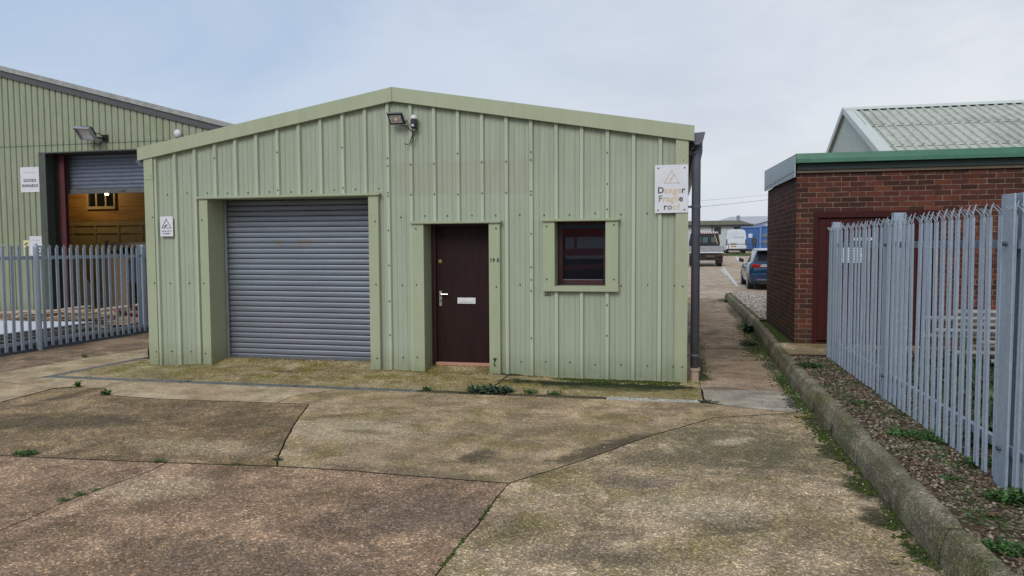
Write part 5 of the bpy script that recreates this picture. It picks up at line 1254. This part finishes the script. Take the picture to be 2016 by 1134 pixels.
for s in (-1, 1):
    m = MB(); m.box(vx+s*.93-.05, vx+s*.93+.05, vy-.03, vy+.06, vz+.85, vz+1.45); m.build('tail_light', simple('dark_tail_red', (.13, .012, .014)), va)
    wheel(va, vx+s*.86, vy+1.0, vz+.34, .34, .22, s); wheel(va, vx+s*.86, vy+4.2, vz+.34, .34, .22, s)
m = MB(); m.box(vx-.98, vx+.98, vy-.12, vy+.1, vz+.30, vz+.48); m.build('bumper', M_black, va, bevel=.03)
m = MB(); m.box(vx-.55, vx-.02, vy-.04, vy-.005, vz+.92, vz+1.02); m.build('handle_recess', M_black, va)
plate(va, vx-.52, vx-.04, vz+.68, vz+.80, vy-.03, 'AV17 OEL')
m = MB(); vs, fs, _ = text_mb('Orwell', .36, vx-.25, vz+1.55, vy-.012, .004, .004); m.add(vs, fs); m.tube([(vx+.2, vy-.012, vz+1.95), (vx+.3, vy-.012, vz+2.05), (vx+.36, vy-.012, vz+2.0)], .014, 5); m.build('lettering', simple('van_ink', (.36, .45, .56), .5), va)
# container, person, rail, grass
bc = thing('blue_container', (9.5, 88, hgt(88)), 'tall blue steel skip container behind the van with a white label', 'container')
kz = hgt(88); M_cblue = simple('container_blue', (.045, .13, .36), .45, 0, .12, 3)
m = MB(); m.box(7.35, 9.3, 88, 93, kz+.25, kz+2.66)
for i in range(9): m.box(7.42+i*.2, 7.50+i*.2, 87.96, 87.999, kz+.35, kz+2.5)
m.build('body', M_cblue, bc)
m = MB(); m.box(9.3, 12.5, 88.3, 93, kz+.25, kz+2.9); m.build('end_body', M_cblue, bc)
m = MB(); m.box(7.2, 9.3, 87.85, 88.0, kz+2.67, kz+2.82); m.box(9.2, 9.42, 87.8, 88.0, kz+.1, kz+3.1); m.box(9.43, 12.5, 88.15, 88.29, kz+2.78, kz+2.92); m.build('frame', simple('pale_blue_rim', (.12, .22, .50), .4), bc)
m = MB(); m.box(9.5, 12.4, 88.2, 88.29, kz+.9, kz+1.3); m.box(9.5, 12.4, 88.2, 88.29, kz+1.6, kz+2.0); m.build('grey_hatch', simple('slate', (.13, .17, .22), .5), bc)
m = MB(); m.box(7.3, 9.3, 88.1, 92.9, kz+.0, kz+.24); m.build('skid', M_black, bc)
m = MB(); m.box(8.0, 8.45, 87.93, 87.955, kz+1.55, kz+2.0); lb_ = m.build('label_plate', simple('label_blue', (.45, .52, .66), .5), bc)
m = MB()
for i in range(2):
    vs, fs, _ = text_mb(('OC', 'SD')[i], .22, 8.22, kz+1.78-.2*i, 87.925, .004, .008, 'CENTER'); m.add(vs, fs)
m.build('lettering', simple('label_white', (.8, .8, .82), .5), lb_)
# person: continuous body
def skin_body(name, verts, edges, radii, mat, parent=None):
    me = bpy.data.meshes.new(name); me.from_pydata(verts, edges, []); o = bpy.data.objects.new(name, me); COL.objects.link(o)
    sk = o.modifiers.new('skin', 'SKIN'); 
    for i, r in enumerate(radii): me.skin_vertices[0].data[i].radius = (r, r*.8) if not isinstance(r, tuple) else r
    me.skin_vertices[0].data[0].use_root = True
    sb = o.modifiers.new('sub', 'SUBSURF'); sb.levels = 1; sb.render_levels = 1
    me.materials.append(mat)
    return o
pz = hgt(84); pX, pY = 8.27, 84.0
vsb = [(0, 0, .95), (0, .02, 1.15), (0, -.0, 1.38), (0, .04, 1.52), (0, .07, 1.60), (0, .08, 1.72), (-.10, 0, .90), (-.12, .03, .50), (-.12, 0, .08), (-.12, .13, .04), (.10, 0, .90), (.13, .05, .50), (.14, -.02, .08), (.14, .11, .04), (-.20, .0, 1.42), (-.26, -.02, 1.15), (-.20, .10, .95), (.20, .0, 1.42), (.28, -.02, 1.15), (.24, .06, .93), (-.17, .16, .88), (.23, .12, .86)]
eb = [(0, 1), (1, 2), (2, 3), (3, 4), (4, 5), (0, 6), (6, 7), (7, 8), (8, 9), (0, 10), (10, 11), (11, 12), (12, 13), (2, 14), (14, 15), (15, 16), (2, 17), (17, 18), (18, 19), (16, 20), (19, 21)]
rb_ = [.17, .16, .17, .07, .06, .10, .10, .075, .05, .045, .10, .075, .05, .045, .08, .06, .045, .08, .06, .045, .04, .04]
M_pers = NT('person_clothes'); z_ = M_pers.xyz(M_pers.n('ShaderNodeTexCoord').outputs['Object'])[2]; n_ = M_pers.noise(M_pers.pos(), 12, 3, .5)
cl_ = M_pers.mix(M_pers.math('GREATER_THAN', z_, .93), (.012, .013, .018), M_pers.mix(n_, (.045, .04, .048), (.075, .065, .07)))
cl_ = M_pers.mix(M_pers.math('GREATER_THAN', z_, 1.53), cl_, (.035, .022, .018)); M_pers = M_pers.out(cl_, .9)
pe = skin_body('person', vsb, eb, rb_, M_pers); pe.location = (pX, pY, pz+.02); pe.scale = (1.0, 1.0, 1.0)
tag(pe, 'person in dark coat and black trousers, back turned, in front of the blue container', 'person')
gr = MB(); xs_ = [4.3+i*.5 for i in range(14)]
tag(MB().box(3.6, 14, 70, 76.5, hgt(70)-.02, hgt(76)+.03).build('grass_verge', simple('verge_grass', (.09, .13, .035), .9, 0, .25, 2)), kind='structure')
m = MB()
for _ in range(2600):
    x = rnd.uniform(3.8, 12); y_ = rnd.uniform(69.8, 76); leaf(m, (x, y_, hgt(73)+.02), rnd.uniform(.08, .2), .05, rnd.random()*6.28, 1.2, .2)
tag(m.build('grass', M_leaf), 'strip of short green grass in front of the white van', 'grass', kind='stuff')
rl = thing('railing', (6, 78, hgt(78)), 'thin dark green post and rail barrier beyond the grass strip', 'railing')
M_rail = simple('rail_green', (.04, .07, .06), .6)
m = MB(); m.tube([(4.9, 78, hgt(78)+.95), (14, 80, hgt(80)+.95)], .035, 6); m.build('rail', M_rail, rl)
for i in range(5):
    m = MB(); m.tube([(5.2+i*2.1, 78+i*.46, hgt(78)-.05), (5.2+i*2.1, 78+i*.46, hgt(78)+.98)], .04, 6); m.build('post', M_rail, rl)
# far buildings
off = thing('office_building', (5, 110, hgt(110)), 'long low pale office building with a mossy hipped roof and dark windows in the distance', 'building')
M_ow = simple('office_render', (.52, .55, .54), .7, 0, .05); oz = hgt(110)-.1
m = MB(); m.box(-14, 10.4, 110, 118, oz, 4.62); m.build('wall', M_ow, off)
m = MB(); m.add([(-14.4, 109.5, 4.72), (10.7, 109.5, 4.72), (9.2, 114, 5.45), (-14, 114, 5.45), (10.7, 118.5, 4.72), (-14.4, 118.5, 4.72)], [(0, 1, 2, 3), (1, 4, 2), (3, 2, 4, 5), (0, 3, 5), (0, 5, 4, 1)]); m.build('roof', simple('mossy_tiles', (.125, .125, .07), .9, 0, .25, 1.2), off)
m = MB(); m.box(-14.4, 10.7, 109.44, 109.5, 4.55, 4.72); m.build('fascia', M_black, off)
for (a, b, c_, d2) in ((5.3, 6.25, 3.4, 4.4), (8.05, 8.95, 3.4, 4.4), (9.45, 10.15, 3.7, 4.4), (-1, 0, 3.4, 4.4)):
    m = MB(); m.box(a, b, 109.9, 109.999, c_, d2); wn = m.build('window', M_wframe, off); m = MB(); m.box(a+.08, (a+b)/2-.04, 109.86, 109.899, c_+.08, d2-.08); m.box((a+b)/2+.04, b-.08, 109.86, 109.899, c_+.08, d2-.08); m.build('pane', M_vglass, wn)
m = MB(); m.box(4.95, 5.1, 109.9, 109.999, oz, 4.6); m.build('drainpipe', M_dgrey, off)
m = MB(); m.box(8.7, 9.15, 113.5, 114.2, 5.2, 6.15); m.build('chimney', simple('grey_flue', (.25, .27, .30), .6), off)
hall = thing('distant_hall', (14, 150, 0), 'pale grey pitched hall roof rising beyond the office building', 'building')
m = MB(); m.add([(6.5, 150, 6.2), (11, 160, 7.75), (40, 160, 7.9), (40, 150, 5.6)], [(0, 1, 2, 3)]); m.add([(6.5, 150, 6.2), (11, 160, 7.75), (40, 160, 7.9), (40, 150, 5.6), (6.5, 150, 1.2), (40, 150, 1.2), (11, 170, 1.2), (40, 170, 1.2)], [(0, 4, 5, 3), (1, 0, 4, 6), (1, 6, 7, 2), (3, 2, 7, 5)]); m.build('roof', simple('hall_roof', (.42, .44, .47), .7, 0, .06), hall)
sd_ = thing('store_building', (11, 100, 0), 'dark roofed store whose sloping eaves show above the blue container', 'building')
m = MB(); m.prism([(9.3, 4.25), (14, 5.6), (18, 4.4), (18, 4.2), (14, 5.35), (9.3, 4.1)], 'y', 98, 104); m.build('roof', M_dgrey, sd_)
m = MB(); m.prism([(9.6, 1.0), (18, 1.0), (18, 4.2), (14, 5.3), (9.6, 4.1)], 'y', 98.2, 103.8); m.build('wall', M_ow, sd_)
# overhead wires
for i, (z1, z2, z3) in enumerate(((4.72, 4.62, 5.22), (5.25, 5.15, 5.55))):
    m = MB(); P = []
    for k in range(30):
        t = k/29; x = -18+44*t; P.append((x, 60, 7.2-3.9*(1-(2*(t-.38))**2)*.75+i*.5+.35*t))
    r_w = .012 if i == 0 else .007
    a = (1.0, 4.65+.5*i); b = (6.73, 5.17+.38*i); P = [(-18+k*1.6, 60, a[1]+(b[1]-a[1])*((-18+k*1.6)-a[0])/(b[0]-a[0])+.0025*((-18+k*1.6)-3.8)**2) for k in range(30)]
    m.tube(P, r_w, 5); tag(m.build('overhead_wire', M_dgrey), ('thicker lower overhead wire crossing the sky beyond the alley', 'fainter upper overhead wire crossing the sky beyond the alley')[i], 'wire', 'overhead wires')

for o in bpy.data.objects:
    if '_o' in o: del o['_o']
